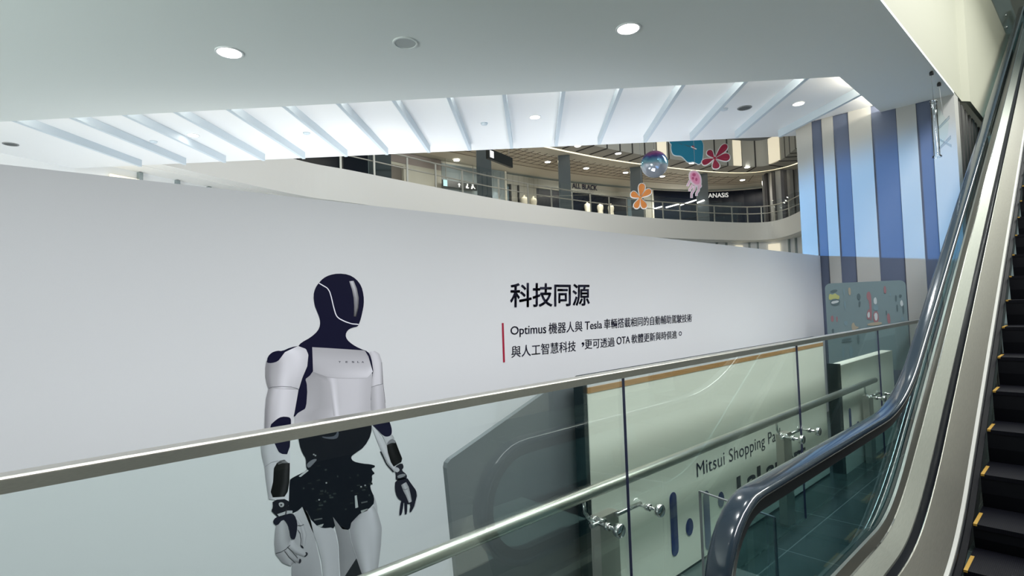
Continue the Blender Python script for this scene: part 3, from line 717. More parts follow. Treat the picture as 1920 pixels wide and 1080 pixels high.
patch(mb, A2, [(510,248),(560,252),(600,245),(616,200),(620,246),(600,266),(540,262)], 3, (0.09,0.10,0.13), 1)
for x, y in ((480, 362), (470, 356), (502, 626), (752, 548), (776, 540), (545, 525)):
    patch(mb, A2, [(x-5, y-4), (x+5, y-5), (x+5, y+4), (x-4, y+5)], 3, (0.34,0.36,0.38), 1)
mb.build('waist', 'ink_print', rp, fix=False)
# arm on the left side of the picture
mb = MB()
loft(mb, A3, [(116,340),(104,420),(104,520),(118,590),(138,652)], [(470,172),(560,205),(588,270),(575,400),(520,530),(480,660)], [(0,.34),(.25,.44),(.5,.62),(.75,.70),(1,.60)], [(0,.30),(.2,.46),(.5,.64),(.75,.55),(1,.52)], 2, rows=34)
patch(mb, A3, [(120,345),(132,290),(175,245),(225,228),(290,232),(385,188),(330,232),(280,300),(245,345),(175,366),(125,362)], 3)
loft(mb, A3, [(138,652),(112,760),(100,900),(95,1080),(92,1200)], [(478,656),(455,790),(430,930),(404,1030),(395,1200)], [(0,.36),(.3,.58),(.55,.64),(1,.56)], [(0,.30),(.25,.46),(.55,.62),(1,.60)], 2)
ribbon(mb, A3, [(138,650),(180,634),(280,626),(390,632),(450,646),(480,662)], 0.35, 4, (0.10,0.10,0.12))
loft(mb, A4, [(32,100),(40,200),(62,290),(70,370),(92,525)], [(235,60),(246,200),(245,280),(240,420),(236,540)], [(0,.38),(.3,.52),(.7,.56),(1,.58)], [(0,.40),(.25,.55),(.6,.55),(1,.60)], 2)
patch(mb, A2, [(205,186),(250,145),(280,130),(320,132),(334,142),(335,170),(326,356),(268,352),(246,312),(222,250)], 3, NAVY, 1)
ribbon(mb, A4, [(62,290),(110,258),(160,246)], 0.3, 4, (0.2,0.2,0.23))
loft(mb, A4, [(150,262),(128,300),(122,400),(105,470),(120,510)], [(243,262),(243,300),(240,400),(228,470),(205,505)], [(0,.02),(.6,.03),(.8,.08),(1,.02)], [(0,.008),(.5,.015),(.75,.08),(1,.01)], 4)
loft(mb, A4, [(148,262),(170,245),(205,238)], [(160,272),(190,262),(240,268)], [(0,.30),(.5,.06),(1,.34)], [(0,.12),(.5,.34),(1,.10)], 5, rows=8)
mb.build('arm', 'ink_print', rp, fix=False)
mb = MB()
patch(mb, A4, [(118,530),(235,520),(232,590),(262,606),(262,632),(160,655),(130,628),(108,606),(122,585)], 3, (0.012,0.013,0.02))
patch(mb, A4, [(160,555),(175,545),(196,548),(204,562),(196,580),(172,582)], 4, (0.42,0.43,0.46)); patch(mb, A4, [(172,560),(186,556),(190,568),(176,574)], 5, (0.05,0.05,0.06))
patch(mb, A4, [(152,632),(228,606),(262,606),(262,626),(200,640),(172,658)], 4, (0.45,0.46,0.50), 0); patch(mb, A4, [(208,636),(214,600),(222,600),(218,636)], 5, (0.05,0.05,0.06), 0)
patch(mb, A4, [(118,690),(138,655),(190,640),(262,622),(290,660),(300,720),(284,812),(262,816),(246,800),(238,740),(220,690),(192,668),(150,720)], 4, (0.012,0.013,0.025), 1)
loft(mb, A4, [(160,680),(140,730),(132,840),(140,920),(190,985),(245,1006)], [(200,672),(228,720),(246,810),(285,850),(300,960),(250,1006)], [(0,.40),(.5,.48),(1,.42)], [(0,.32),(.5,.42),(1,.30)], 3)
loft(mb, A4, [(246,822),(225,868),(290,920),(350,942)], [(276,820),(292,850),(345,890),(372,916)], [(0,.46),(.5,.52),(1,.46)], [(0,.30),(.5,.44),(1,.46)], 5, rows=14)
loft(mb, A4, [(208,890),(230,940),(270,975),(310,985)], [(235,875),(275,925),(312,948),(328,962)], [(0,.40),(.5,.46),(1,.40)], [(0,.26),(.5,.38),(1,.40)], 4, rows=14)
loft(mb, A4, [(284,660),(318,720),(332,790),(335,870)], [(306,658),(345,710),(368,780),(350,872)], [(0,.46),(.5,.52),(1,.44)], [(0,.34),(.5,.46),(1,.40)], 4, rows=16)
patch(mb, A4, [(352,905),(372,908),(374,926),(352,942),(346,936),(362,922)], 6, (0.03,0.03,0.04)); patch(mb, A4, [(312,950),(328,962),(322,984),(306,988)], 6, (0.03,0.03,0.04)); patch(mb, A4, [(318,850),(340,866),(344,880),(326,874)], 6, (0.02,0.02,0.03))
for pts in ([(140,916),(180,905),(215,885),(245,855)], [(225,868),(262,905),(300,950)], [(205,898),(240,945),(285,985)], [(300,745),(318,770),(325,820),(322,860)], [(300,712),(322,716),(345,706)]):
    ribbon(mb, A4, pts, 0.55, 6, (0.06,0.06,0.07))
mb.build('hand', 'ink_print', rp, fix=False)
# arm on the right side of the picture
mb = MB()
loft(mb, A3, [(1280,235),(1300,330),(1318,450),(1302,560),(1296,632)], [(1335,228),(1385,258),(1412,340),(1420,470),(1426,600)], [(0,.56),(.5,.60),(1,.52)], [(0,.50),(.3,.60),(.7,.60),(1,.40)], 2)
loft(mb, A3, [(1296,632),(1294,760),(1294,900),(1300,1010)], [(1426,598),(1440,700),(1452,800),(1462,900)], [(0,.46),(.5,.56),(1,.50)], [(0,.42),(.5,.56),(1,.42)], 2)
ribbon(mb, A3, [(1296,634),(1360,612),(1426,598)], 0.3, 4, (0.12,0.12,0.14))
ribbon(mb, A3, [(1412,355),(1420,480),(1427,600),(1440,700),(1452,810)], 0.3, 4, (0.10,0.10,0.12))
patch(mb, A2, [(808,128),(860,95),(896,88),(908,138),(926,170),(937,212),(932,242),(905,252),(880,242),(845,204),(812,172)], 3)
loft(mb, A2, [(812,178),(838,250),(872,332),(912,410),(952,462)], [(815,176),(850,214),(905,300),(930,400),(985,455)], [(0,.52),(.5,.56),(1,.52)], [(0,.40),(.5,.56),(1,.50)], 2)
loft(mb, A2, [(850,212),(880,244),(905,300)], [(940,240),(952,262),(930,270)], [(0,.54),(.6,.56),(1,.46)], [(0,.48),(.5,.52),(1,.40)], 2, rows=10)
ribbon(mb, A2, [(868,338),(905,415),(945,460)], 1.1, 3, (0.02,0.02,0.03))
loft(mb, A2, [(905,300),(912,345),(930,402),(946,428)], [(955,272),(975,325),(997,380),(992,400)], [(0,.02),(.4,.06),(.7,.02),(1,.01)], [(0,.01),(.5,.03),(1,.01)], 4)
patch(mb, A2, [(905,300),(912,278),(935,262),(955,270),(958,290),(935,285)], 5, (0.22,0.22,0.25))
mb.build('arm', 'ink_print', rp, fix=False)
mb = MB()
patch(mb, A2, [(950,430),(996,404),(1008,432),(992,450),(1024,474),(1026,500),(958,514),(958,470)], 3, (0.02,0.02,0.03))
patch(mb, A2, [(945,432),(972,432),(985,452),(960,466)], 4, (0.5,0.5,0.55)); patch(mb, A2, [(966,480),(1014,468),(1018,484),(972,500)], 4, (0.25,0.26,0.29))
patch(mb, A2, [(956,508),(1022,488),(1052,532),(1082,572),(1086,602),(1076,640),(1058,648),(1040,650),(1026,652),(1008,640),(990,632),(966,612),(952,562)], 3, (0.014,0.014,0.026), 1)
for pts in ([(990,625),(980,700),(980,718),(994,716),(1004,660),(1006,632)], [(1008,632),(1012,700),(1014,714),(1026,708),(1028,650),(1024,635)], [(1040,640),(1046,660),(1040,694),(1048,702),(1066,672),(1078,630),(1060,620)]):
    patch(mb, A2, pts, 4, (0.014,0.014,0.028), 1)
loft(mb, A2, [(990,538),(1004,575),(1018,600),(1036,644)], [(1020,520),(1036,550),(1046,590),(1054,636)], [(0,.36),(.5,.50),(1,.40)], [(0,.40),(.5,.52),(1,.40)], 5, rows=12)
ribbon(mb, A2, [(1082,575),(1086,602),(1078,635),(1070,668)], 0.6, 5, (0.5,0.5,0.56)); ribbon(mb, A2, [(1000,560),(1012,566),(1028,560)], 0.4, 6, (0.08,0.08,0.1))
mb.build('hand', 'ink_print', rp, fix=False)
# legs
mb = MB()
loft(mb, A2, [(345,718),(342,800),(340,1000),(338,1160),(330,1260)], [(402,668),(432,698),(450,740),(505,980),(545,1260)], [(0,.46),(.5,.50),(1,.46)], [(0,.34),(.5,.36),(1,.44)], 2)
loft(mb, A2, [(402,668),(425,725),(450,785),(470,830),(490,880),(520,1000),(540,1260)], [(430,696),(450,740),(490,782),(530,796),(582,790),(604,830),(620,1000),(628,1260)], [(0,.48),(.5,.50),(1,.50)], [(0,.42),(.3,.52),(1,.48)], 2, rows=40)
ribbon(mb, A2, [(604,830),(616,900),(620,1000),(626,1090)], 0.7, 4, (0.75,0.76,0.82))
mb.build('leg', 'ink_print', rp, fix=False)
mb = MB()
loft(mb, A2, [(585,728),(602,800),(618,880),(624,1000),(630,1260)], [(640,800),(684,806),(702,900),(728,980),(700,1260)], [(0,.30),(.4,.36),(1,.40)], [(0,.34),(.5,.38),(1,.36)], 2)
loft(mb, A2, [(742,712),(692,764),(683,815),(700,900),(726,980),(760,1090),(790,1260)], [(826,662),(850,700),(876,790),(870,900),(855,1020),(846,1090),(830,1260)], [(0,.40),(.4,.50),(.75,.58),(1,.44)], [(0,.34),(.45,.60),(.7,.46),(1,.40)], 3)
loft(mb, A2, [(826,662),(834,630),(830,600)], [(850,700),(848,660),(836,620)], [(0,.5),(1,.48)], [(0,.5),(1,.5)], 3, rows=6)
ribbon(mb, A2, [(683,810),(690,860),(704,910),(728,980)], 0.35, 5, (0.55,0.56,0.60))
patch(mb, A2, [(724,974),(764,1090),(790,1250),(640,1250),(652,1085)], 5, (0.010,0.014,0.020), 0)
patch(mb, A2, [(850,1020),(848,1042),(805,1058),(770,1100),(800,1250),(840,1150)], 5, (0.012,0.014,0.022), 1)
mb.build('leg', 'ink_print', rp, fix=False)

# ================================================================== GLASS RAILING beside the walkway
RX = -1.66
gr = thing('glass_railing', (RX, 3.0, 0), 'glass railing with flat steel top rail in front of the white hoarding', 'railing')
prof = [(RX-0.03, 1.388), (RX-0.03, 1.425)] + [(RX+0.014+0.008*math.sin(a), 1.417+0.008*math.cos(a)) for a in (0, .4, .8, 1.2, math.pi/2)] + [(RX+0.022, 1.388)]
MB().sweep([[(x, y, z) for x, z in prof] for y in (-2.5, 9.2)], smooth=False).build('top_rail', 'steel', gr)
joints = [-2.4, 0.0, 2.272, 4.53, 6.76, 9.0]
for k, (a, c) in enumerate(zip(joints, joints[1:])):
    if k == 0: continue
    if k == 1: a = -2.4
    g = MB().box((RX-0.007, a+0.004, 0.06), (RX+0.007, c-0.004, 1.385)).build('glass_pane', 'glass_green', gr)
    MB().box((RX-0.007, c-0.006, 0.06), (RX+0.008, c-0.0035, 1.385)).build('pane_edge', 'glass_edge', g)
HXR, HZR = -1.75, 0.845
MB().tube([(HXR, -2.5, HZR-.015), (HXR, 2, HZR), (HXR, 6.9, HZR)] , 0.030, n=20).build('handrail', 'steel', gr)
for y in (0.0, 2.272, 4.53, 6.76):
    if y == 0.0: continue
    yp = y - 0.05
    po = MB().box((-1.805, yp-0.075, 0), (-1.745, yp+0.075, 0.705)).build('post', 'steel_post', gr)
    MB().tube([(-1.745, yp-0.10, 0.715), (-1.70, yp-0.10, 0.71)], 0.008, n=10).build('bracket', 'steel_polished', po)
    for s_ in (-0.17, 0.17):
        yk = y + s_
        cl = MB(); cl.tube([(-1.73, yk, 0.70), (-1.60, yk, 0.70)], 0.0085, n=12)
        cl.lathe((-1.612, yk, 0.70), [(0.012, -0.01), (0.030, 0.0), (0.033, 0.012), (0.033, 0.026), (0.029, 0.031), (0, 0.031)], axis=(1, 0, 0), n=26)
        cl.lathe((-1.668, yk, 0.70), [(0.018, -0.008), (0.018, 0.016)], axis=(1, 0, 0), n=18)
        cl.tube([(-1.725, y-0.03 if s_ > 0 else yp-0.06, 0.70), (-1.725, yk + (0.02 if s_ > 0 else -0.05), 0.70)], 0.0115, n=12)
        cl.build('clamp', 'steel_polished', gr)
    MB().tube([(-1.73, yp-0.13, 0.71), (-1.74, yp-0.16, 0.725), (-1.75, yp-0.18, 0.76), (-1.75, yp-0.185, HZR-0.02)], 0.009, n=10).build('handrail_bracket', 'steel_polished', gr)

# ================================================================== SIGN BOARDS behind the railing
KX = -1.95
kb = thing('sign_board', (KX, 4.2, 0), 'pale freestanding board with black edge and shopping park lettering behind the railing', 'sign board')
def rounded(y0, y1, z0, z1, r, corners=('tl',), n=6, x=0.0):
    P = []
    def arc(cy, cz, a0):
        for k in range(n+1):
            a = a0 + math.pi/2*k/n; P.append(Vector((x, cy+math.cos(a)*r, cz+math.sin(a)*r)))
    for nm, (cy, cz, a0, py_, pz_) in dict(tr=(y1-r, z1-r, 0, y1, z1), tl=(y0+r, z1-r, math.pi/2, y0, z1), bl=(y0+r, z0+r, math.pi, y0, z0), br=(y1-r, z0+r, 1.5*math.pi, y1, z0)).items():
        if nm in corners: arc(cy, cz, a0)
        else: P.append(Vector((x, py_, pz_)))
    return P
MB().prism(rounded(2.328, 6.0, 0, 1.362, 0.03, x=KX-0.092), (0.091, 0, 0)).build('core', 'kiosk_black', kb)
MB().box((KX-0.001, 2.333, 0.02), (KX+0.004, 5.99, 1.272)).build('face', 'kiosk_white', kb)
MB().box((KX-0.001, 2.333, 1.272), (KX+0.006, 5.99, 1.305)).build('wood_strip', 'kiosk_wood', kb)
MB().box((KX-0.001, 2.333, 1.305), (KX+0.004, 5.99, 1.355)).build('top_band', 'hoarding_vinyl', kb)
# logo: two bars and two dots
KP = lambda x, y: onx(x, y, KX+0.006)
def capsule(mb, y0, z0, z1, r, x=KX+0.006):
    P = [Vector((x, y0+math.cos(a)*r, z1-r+math.sin(a)*r)) for a in [math.pi*k/12 for k in range(13)]]
    P += [Vector((x, y0+math.cos(a)*r, z0+r+math.sin(a)*r)) for a in [math.pi+math.pi*k/12 for k in range(13)]]
    mb.prism(P, (0.0015, 0, 0))
mb = MB(); a = KP(1261, 923); c = KP(1267, 1042); capsule(mb, (a.y+c.y)/2, c.z, a.z, 0.040)
a2 = KP(1322, 921); capsule(mb, a2.y+0.01, a2.z-(a.z-c.z), a2.z, 0.040)
for x, y in ((1293, 988), (1352, 937)):
    p = KP(x, y); mb.prism([(KX+0.006, p.y+math.cos(t_)*0.045, p.z+math.sin(t_)*0.056) for t_ in [2*math.pi*k/24 for k in range(24)]], (0.0015, 0, 0))
mb.build('logo', 'ink_logo', kb)
mb = MB()
p0 = KP(1307, 894); pt = KP(1307, 868); p1 = KP(1447, 838)
zz = p0.z
put_text(mb, 'Mitsui Shopping Park', (p0.x, p0.y, zz-0.035), (p0.x, p0.y + (p1.y-p0.y)*1.20, zz-0.035), (p0.x, p0.y, pt.z), space=1.05)
mb.build('lettering', 'ink_text', kb, fix=False)
mb = MB()
p0 = KP(1383, 932); pt = KP(1383, 894); p1 = KP(1448, 905)
put_text(mb, 'LaLaport', (p0.x, p0.y, p0.z-0.03), (p0.x, p0.y+1.38, p0.z-0.03), (p0.x, p0.y, pt.z), 0, 0.035)
mb.build('lettering', 'ink_text', kb, fix=False)
# second board further along
k2 = thing('sign_board', (-1.86, 7.2, 0), 'second pale board with black end further along behind the railing, below the picture board', 'sign board')
K2X = -1.835
MB().box((-1.95, 6.09, 0), (K2X-0.004, 6.12, 1.085)).build('end_panel', 'kiosk_black', k2)
MB().box((-1.95, 6.12, 0), (K2X, 8.05, 1.07)).build('face', 'kiosk_white', k2)
mb = MB(); a = onx(1593, 765, K2X+.002); c = onx(1597, 815, K2X+.002); capsule(mb, a.y, c.z-.12, a.z, 0.035, K2X+.002)
p = onx(1609, 800, K2X+.002); mb.prism([(K2X+.002, p.y+math.cos(t_)*0.045, p.z+math.sin(t_)*0.056) for t_ in [2*math.pi*k/24 for k in range(24)]], (0.0015, 0, 0))
mb.build('logo', 'ink_logo', k2)
# grey slanted screen left of the board
gs = thing('grey_screen', (-2.08, 2.0, 0), 'dark grey screen panel with slanting top edge left of the lettered board', 'screen panel')
P = [(1.57, 0.0), (1.486, 1.03), (1.492, 1.052), (1.51, 1.066), (2.21, 1.312), (2.42, 1.322), (2.42, 0.0)]
MB().prism([(-2.12, y, z) for y, z in P], (0.03, 0, 0)).build('panel', 'screen_grey', gs)
MB().box((-2.13, 1.7, 0), (-2.05, 2.4, 0.02)).build('foot', 'black_trim', gs)
# clear deflector pane by the escalator newel
a = onx(1312, 921, -1.55); c = onz(1452, 970, a.z)
cd_ = thing('clear_guard', (-1.35, a.y, 0), 'small clear acrylic guard pane standing behind the escalator handrail end', 'guard pane')
v = Vector((c.x-a.x, c.y-a.y, 0)); n_ = v.cross(Vector((0, 0, 1))).normalized()
MB().obox(Vector(((a.x+c.x)/2, (a.y+c.y)/2, a.z/2+0.02)), v/2, n_*0.005, (0, 0, a.z/2-0.02)).build('pane', 'glass_clear', cd_)
mb = MB()
mb.obox(Vector((a.x, a.y, a.z/2+.02)), v.normalized()*0.004, n_*0.006, (0, 0, a.z/2-.02)); mb.obox(Vector((c.x, c.y, a.z/2+.02)), v.normalized()*0.004, n_*0.006, (0, 0, a.z/2-.02))
mb.obox(Vector(((a.x+c.x)/2, (a.y+c.y)/2, a.z)), v/2, n_*0.006, (0, 0, 0.003)); mb.build('polished_edge', 'screen_grey', cd_)
MB().obox(Vector(((a.x+c.x)/2, (a.y+c.y)/2, 0.02)), v/2, n_*0.03, (0, 0, 0.02)).build('foot_rail', 'steel_post', cd_)

# ================================================================== PICTURE BOARD by the plank wall
p_tl = ony(1546, 527, 8.35); p_tr = ony(1698, 530, 8.62); bot = ony(1556, 691, 8.35).z
bx = thing('picture_board', ((p_tl.x+p_tr.x)/2, 8.5, 0), 'pale blue rounded board covered in small faded pictures in front of the plank wall', 'board')
uu = Vector((p_tr.x-p_tl.x, p_tr.y-p_tl.y, 0)); W_ = uu.length; uu.normalize(); nn = uu.cross(Vector((0, 0, 1))).normalized()
if nn.y > 0: nn = -nn
top = (p_tl.z+p_tr.z)/2; Hh = top-bot
def BP(u, v_, d=0.0): return Vector((p_tl.x, p_tl.y, 0)) + uu*(u*W_) + nn*d + Vector((0, 0, top - v_*Hh))
def rrect(r=0.07):
    P = []
    for cx, cy, a0 in ((W_-r, Hh-r, 0), (r, Hh-r, 90), (r, r, 180), (W_-r, r, 270)):
        for k in range(7):
            a = math.radians(a0+15*k); P.append(Vector((p_tl.x, p_tl.y, 0)) + uu*(cx+math.cos(a)*r) + Vector((0, 0, bot+cy+math.sin(a)*r)))
    return P
MB().prism(rrect(), -nn*0.035, 0, 1).build('panel', ['board_blue', 'board_white'], bx)
zx = lambda x: (x-120)/(862-120); zy = lambda y: (y-130)/(930-130)
marks = [('mark_dark', [(165,205),(200,190),(235,190),(240,210),(180,222)]), ('mark_yellow', [(150,270),(160,225),(190,240),(215,222),(232,240),(258,250),(250,285),(205,272),(160,290)]), ('mark_dark', [(160,290),(255,278),(258,325),(215,345),(172,335)]), ('mark_pale', [(172,300),(246,290),(246,312),(176,326)]),
 ('mark_blue', [(292,190),(312,185),(306,240),(296,245)]), ('mark_blue', [(292,310),(310,290),(312,370),(300,380)]), ('mark_tan', [(340,180),(365,175),(366,245),(345,250)]), ('mark_dark', [(420,245),(440,230),(455,260),(446,300),(424,290)]), ('mark_dark', [(430,310),(452,305),(444,360),(434,355)]),
 ('mark_red', [(508,240),(530,215),(548,240),(550,300),(545,480),(530,490),(528,300),(510,290)]), ('mark_pale', [(570,290),(590,270),(600,300),(596,340),(570,335)]), ('mark_blue', [(565,345),(605,340),(610,395),(565,395)]), ('mark_red', [(500,410),(530,370),(535,470),(500,480)]), ('mark_pale', [(505,420),(528,400),(528,455),(508,462)]), ('mark_red', [(560,405),(605,400),(608,500),(556,510)]), ('mark_pale', [(566,420),(598,415),(596,480),(572,490)]), ('mark_tan', [(500,510),(630,495),(632,525),(505,535)]),
 ('mark_red', [(665,185),(685,170),(690,240),(668,245)]), ('mark_red', [(680,430),(705,420),(712,510),(684,520)]), ('mark_dark', [(672,395),(684,400),(682,440),(672,440)]), ('mark_blue', [(715,240),(730,245),(728,270),(716,268)]), ('mark_dark', [(760,265),(778,260),(776,320),(765,320)]), ('mark_dark', [(768,350),(782,345),(782,410),(770,410)]), ('mark_dark', [(820,360),(836,350),(834,430),(822,430)]), ('mark_pale', [(800,330),(820,300),(832,350),(812,370)]), ('mark_dark', [(800,255),(826,262),(812,290),(798,280)]), ('mark_blue', [(805,460),(826,455),(824,490),(806,490)]),
 ('mark_red', [(160,440),(186,430),(188,490),(162,492)]), ('mark_red', [(212,445),(226,440),(224,495),(214,495)]), ('mark_dark', [(162,560),(186,555),(184,598),(166,600)]), ('mark_blue', [(280,490),(320,485),(315,525),(290,528)]), ('mark_tan', [(352,520),(376,495),(388,535),(430,545),(380,570),(356,575)]),
 ('mark_dark', [(255,655),(345,640),(345,660),(255,675)]), ('mark_dark', [(250,680),(350,665),(350,680),(250,692)]), ('mark_blue', [(320,720),(350,715),(352,820),(322,830)]), ('mark_blue', [(248,735),(272,730),(270,830),(250,835)]), ('mark_dark', [(395,620),(420,615),(418,700),(398,705)])]
for q_, (m_, pts) in enumerate(marks): MB().fill([BP(zx(x), zy(y), 0.003 + 0.0004*(q_ % 9)) for x, y in smooth_poly(pts, 1)]).build('small_picture', m_, bx, fix=False)
for s_ in (0.25, 0.75):
    q = BP(s_, 1.0, -0.02); MB().obox(Vector((q.x, q.y, (bot+0.05)/2)), uu*0.02, nn*0.015, (0, 0, (bot+0.05)/2)).build('leg', 'steel_post', bx)
    MB().obox(Vector((q.x, q.y, 0.01)), uu*0.05, nn*0.16, (0, 0, 0.01)).build('foot', 'steel_post', bx)

# ================================================================== ESCALATOR
S30 = math.tan(math.radians(30.0))
def ramp(Y, corner, tl=0.55, ytop=17.6):
    t = Y - corner
    if t <= -tl: z = 0.0
    elif t < tl: z = S30*(t+tl)**2/(4*tl)
    else: z = S30*t
    zt = S30*(ytop-corner)
    t2 = ytop - Y
    if t2 <= -tl: z = zt
    elif t2 < tl: z = zt - S30*(t2+tl)**2/(4*tl)
    return z
es = thing('escalator', (-0.16, 4.4, 0), 'stainless steel escalator with dark blue rubber handrail rising on the right', 'escalator')
HRX = -1.0
YS = [2.2 + 0.06*k for k in range(12)] + [2.92 + 0.07*k for k in range(40)] + [5.75 + 0.35*k for k in range(32)] + [17.0 + 0.1*k for k in range(13)] + [18.6, 19.5]
path = [(2.2 - 0.335*math.sin(a), 0.651 - 0.335*math.cos(a)) for a in [math.pi*k/18 for k in range(18)]]
path = [(2.55, 0.316)] + path
path += [(Y, 0.986 + ramp(Y, 4.5)*0.992) for Y in YS]
secs = []; gsec = []
for k, (Y, z) in enumerate(path):
    a, c = path[max(k-1, 0)], path[min(k+1, len(path)-1)]; ty, tz = c[0]-a[0], c[1]-a[1]; L = math.hypot(ty, tz); ny, nz = -tz/L, ty/L
    sec = []
    for j in range(20):
        th = 2*math.pi*j/20; ex, ey = math.cos(th), math.sin(th)
        u = 0.049*math.copysign(abs(ex)**0.6, ex); w = 0.021*math.copysign(abs(ey)**0.7, ey)
        sec.append((HRX+u, Y+ny*w, z+nz*w))
    secs.append(sec)
    gsec.append([(HRX+u, Y+ny*w, z+nz*w) for u, w in ((-0.030, -0.070), (0.030, -0.070), (0.030, -0.012), (-0.030, -0.012))])
MB().sweep(secs).build('handrail', 'rubber', es)
MB().sweep(gsec, smooth=False).build('handrail_guide', 'black_trim', es)
# glass balustrade under the handrail
STEP_C = 4.44
def sline(Y): return ramp(Y, STEP_C, ytop=17.54)
mb = MB(); 
lowpath = [(max(Y, 1.9), 0.30 + sline(Y)) for Y, z in path]
sec2 = []
for (Y, z), (Yl, zl) in zip(path[1:], lowpath[1:]):
    zz_ = min(zl, z-0.06) if Y > 1.9 else zl
    sec2.append([(HRX-0.006, Y, z-0.068), (HRX+0.006, Y, z-0.068), (HRX+0.006, max(Y, 1.95), min(zl, z-.06)), (HRX-0.006, max(Y, 1.95), min(zl, z-.06))])
sec2 = [s_ for s_, (Y, z) in zip(sec2, path[1:]) if z > 0.62]
mb.sweep(sec2, smooth=False); mb.build('glass_balustrade', 'glass_dark', es)
YD = [1.2, 2.0, 2.8] + [3.2 + 0.08*k for k in range(32)] + [5.76 + 0.4*k for k in range(28)] + [16.9 + 0.1*k for k in range(13)] + [19.0, 19.5]
def deck(name, prof, m, smooth=False, closed=True):
    mb = MB(); secs = []
    for Y in YD:
        z = sline(Y); t = min(1, max(0, (Y-3.7)/1.2)) if Y < 17 else 0; t = t*t*(3-2*t)
        secs.append([(x, Y, z + o0 + (o1-o0)*t) for x, o0, o1 in prof])
    mb.sweep(secs, smooth=smooth, closed=closed); return mb.build(name, m, es)
deck('side_panel', [(-0.992, 0.05, 0.05), (-0.992, 0.385, 0.62), (-0.976, 0.385, 0.62), (-0.970, 0.05, 0.05)], 'steel_panel')
deck('inner_deck', [(-0.972, 0.05, 0.05), (-0.972, 0.305, 0.468), (-0.900, 0.235, 0.375), (-0.900, 0.05, 0.05)], 'steel_brushed')
deck('deck_edge', [(-0.975, 0.28, 0.44), (-0.975, 0.311, 0.475), (-0.969, 0.306, 0.468), (-0.969, 0.28, 0.44)], 'steel_polished')
deck('deck_groove', [(-0.902, 0.05, 0.05), (-0.902, 0.222, 0.360), (-0.866, 0.172, 0.272), (-0.866, 0.05, 0.05)], 'black_trim')
deck('inner_deck', [(-0.866, -0.1, -0.1), (-0.866, 0.195, 0.298), (-0.860, 0.197, 0.300), (-0.752, 0.030, 0.075), (-0.752, -0.1, -0.1)], 'steel_skirt')
deck('deck_edge', [(-0.8675, 0.15, 0.25), (-0.8675, 0.199, 0.302), (-0.8635, 0.199, 0.302), (-0.8635, 0.15, 0.25)], 'steel_polished')
deck('skirt_edge', [(-0.754, -0.1, -0.1), (-0.754, 0.032, 0.077), (-0.735, 0.018, 0.050), (-0.735, -0.1, -0.1)], 'skirt_white')
deck('skirt', [(-0.738, -0.35, -0.35), (-0.738, 0.01, 0.03), (-0.728, 0.005, 0.02), (-0.728, -0.35, -0.35)], 'black_trim')
deck('skirt_brush', [(-0.730, -0.06, -0.06), (-0.730, -0.02, -0.02), (-0.700, -0.045, -0.045), (-0.700, -0.06, -0.06)], 'step_black')
deck('outer_cladding', [(-1.07, -1.2, -1.2), (-1.07, 0.16, 0.30), (-1.05, 0.19, 0.33), (-0.993, 0.19, 0.33), (-0.993, -1.2, -1.2)], 'steel_brushed')
# steps
run = 0.425
for k in range(-3, 29):
    Yk = 4.767 + run*k; zk = sline(Yk) if Yk > 4.9 else max(0.0, sline(Yk))
    if k < 0: zk = sline(Yk)*0.8
    zp = sline(Yk-run) if k > -3 else -0.1
    stp = bpy.data.objects.new('step', None); COL.objects.link(stp); stp.parent = es; stp.location = Vector((-0.16, Yk, zk)) - es.location; stp.empty_display_size = 0.05
    MB().box((-0.69, Yk, zk-0.03), (0.34, Yk+run+0.01, zk)).build('tread', 'step_tread', stp)
    MB().prism([(-0.69, Yk+0.004, zk-0.028), (-0.69, Yk+0.012, (zk+zp)/2-.02), (-0.69, Yk+0.05, zp-0.06), (-0.69, Yk+0.08, zp-0.06), (-0.69, Yk+0.06, zk-0.028)], (1.03, 0, 0)).build('riser', 'step_black', stp)
    mb = MB(); mb.box((-0.688, Yk-0.001, zk-0.012), (-0.668, Yk+run*0.62, zk+0.0025))
    mb.build('yellow_line', 'yellow_paint', stp)
# landing plate
MB().box((-0.75, 1.0, 0.0), (0.42, 3.5, 0.012)).build('landing_plate', 'steel_brushed', es)

# upper floor glass guard at the head of the escalator well
ug = thing('glass_guard', (-1.1, 15, 7.03), 'clear glass guard with round fittings above the cream fascia at upper right', 'glass guard')
MB().hexa([(-1.150, 9.9, 7.03), (-1.138, 9.9, 7.03), (-1.118, 18.4, 7.03), (-1.130, 18.4, 7.03), (-1.150, 9.9, 8.2), (-1.138, 9.9, 8.2), (-1.118, 18.4, 8.2), (-1.130, 18.4, 8.2)]).build('glass_pane', 'glass_clear', ug)
for y, z in ((13.2, 7.2), (13.2, 7.45), (15.2, 7.2), (15.2, 7.45)):
    MB().lathe((-1.132, y, z), [(0.03, 0), (0.03, 0.02), (0, 0.025)], axis=(1, 0, 0), n=14).build('fitting', 'steel_polished', ug)

# ================================================================== CEILING FITTINGS
def downlight(px_, py_, z, r, label, power=0, ang=100, grp=None):
    p = onz(px_, py_, z); t = thing('downlight', (p.x, p.y, z), label, 'ceiling light', grp)
    MB().lathe((p.x, p.y, z-0.010), [(r*1.14, 0.004), (r*1.12, 0.0), (r*0.98, 0.0), (r*0.95, 0.012), (r*1.14, 0.012)], n=36, smooth=False, ring=True).build('trim_ring', 'white_paint', t)
    MB().lathe((p.x, p.y, z-0.006), [(0, 0), (r*0.97, 0), (r*0.97, 0.005), (0, 0.005)], n=36, smooth=False).build('lens', 'lamp_white', t)
    if power: spot_light('downlight_beam', (p.x, p.y, z-0.03), (p.x, p.y, 0), power, (1.0, 0.97, 0.90), ang, 0.7, 0.08)
downlight(430, 98, ZS, 0.115, 'glowing round downlight at upper left of the plain grey ceiling', 60, 120, 'large ceiling downlights')
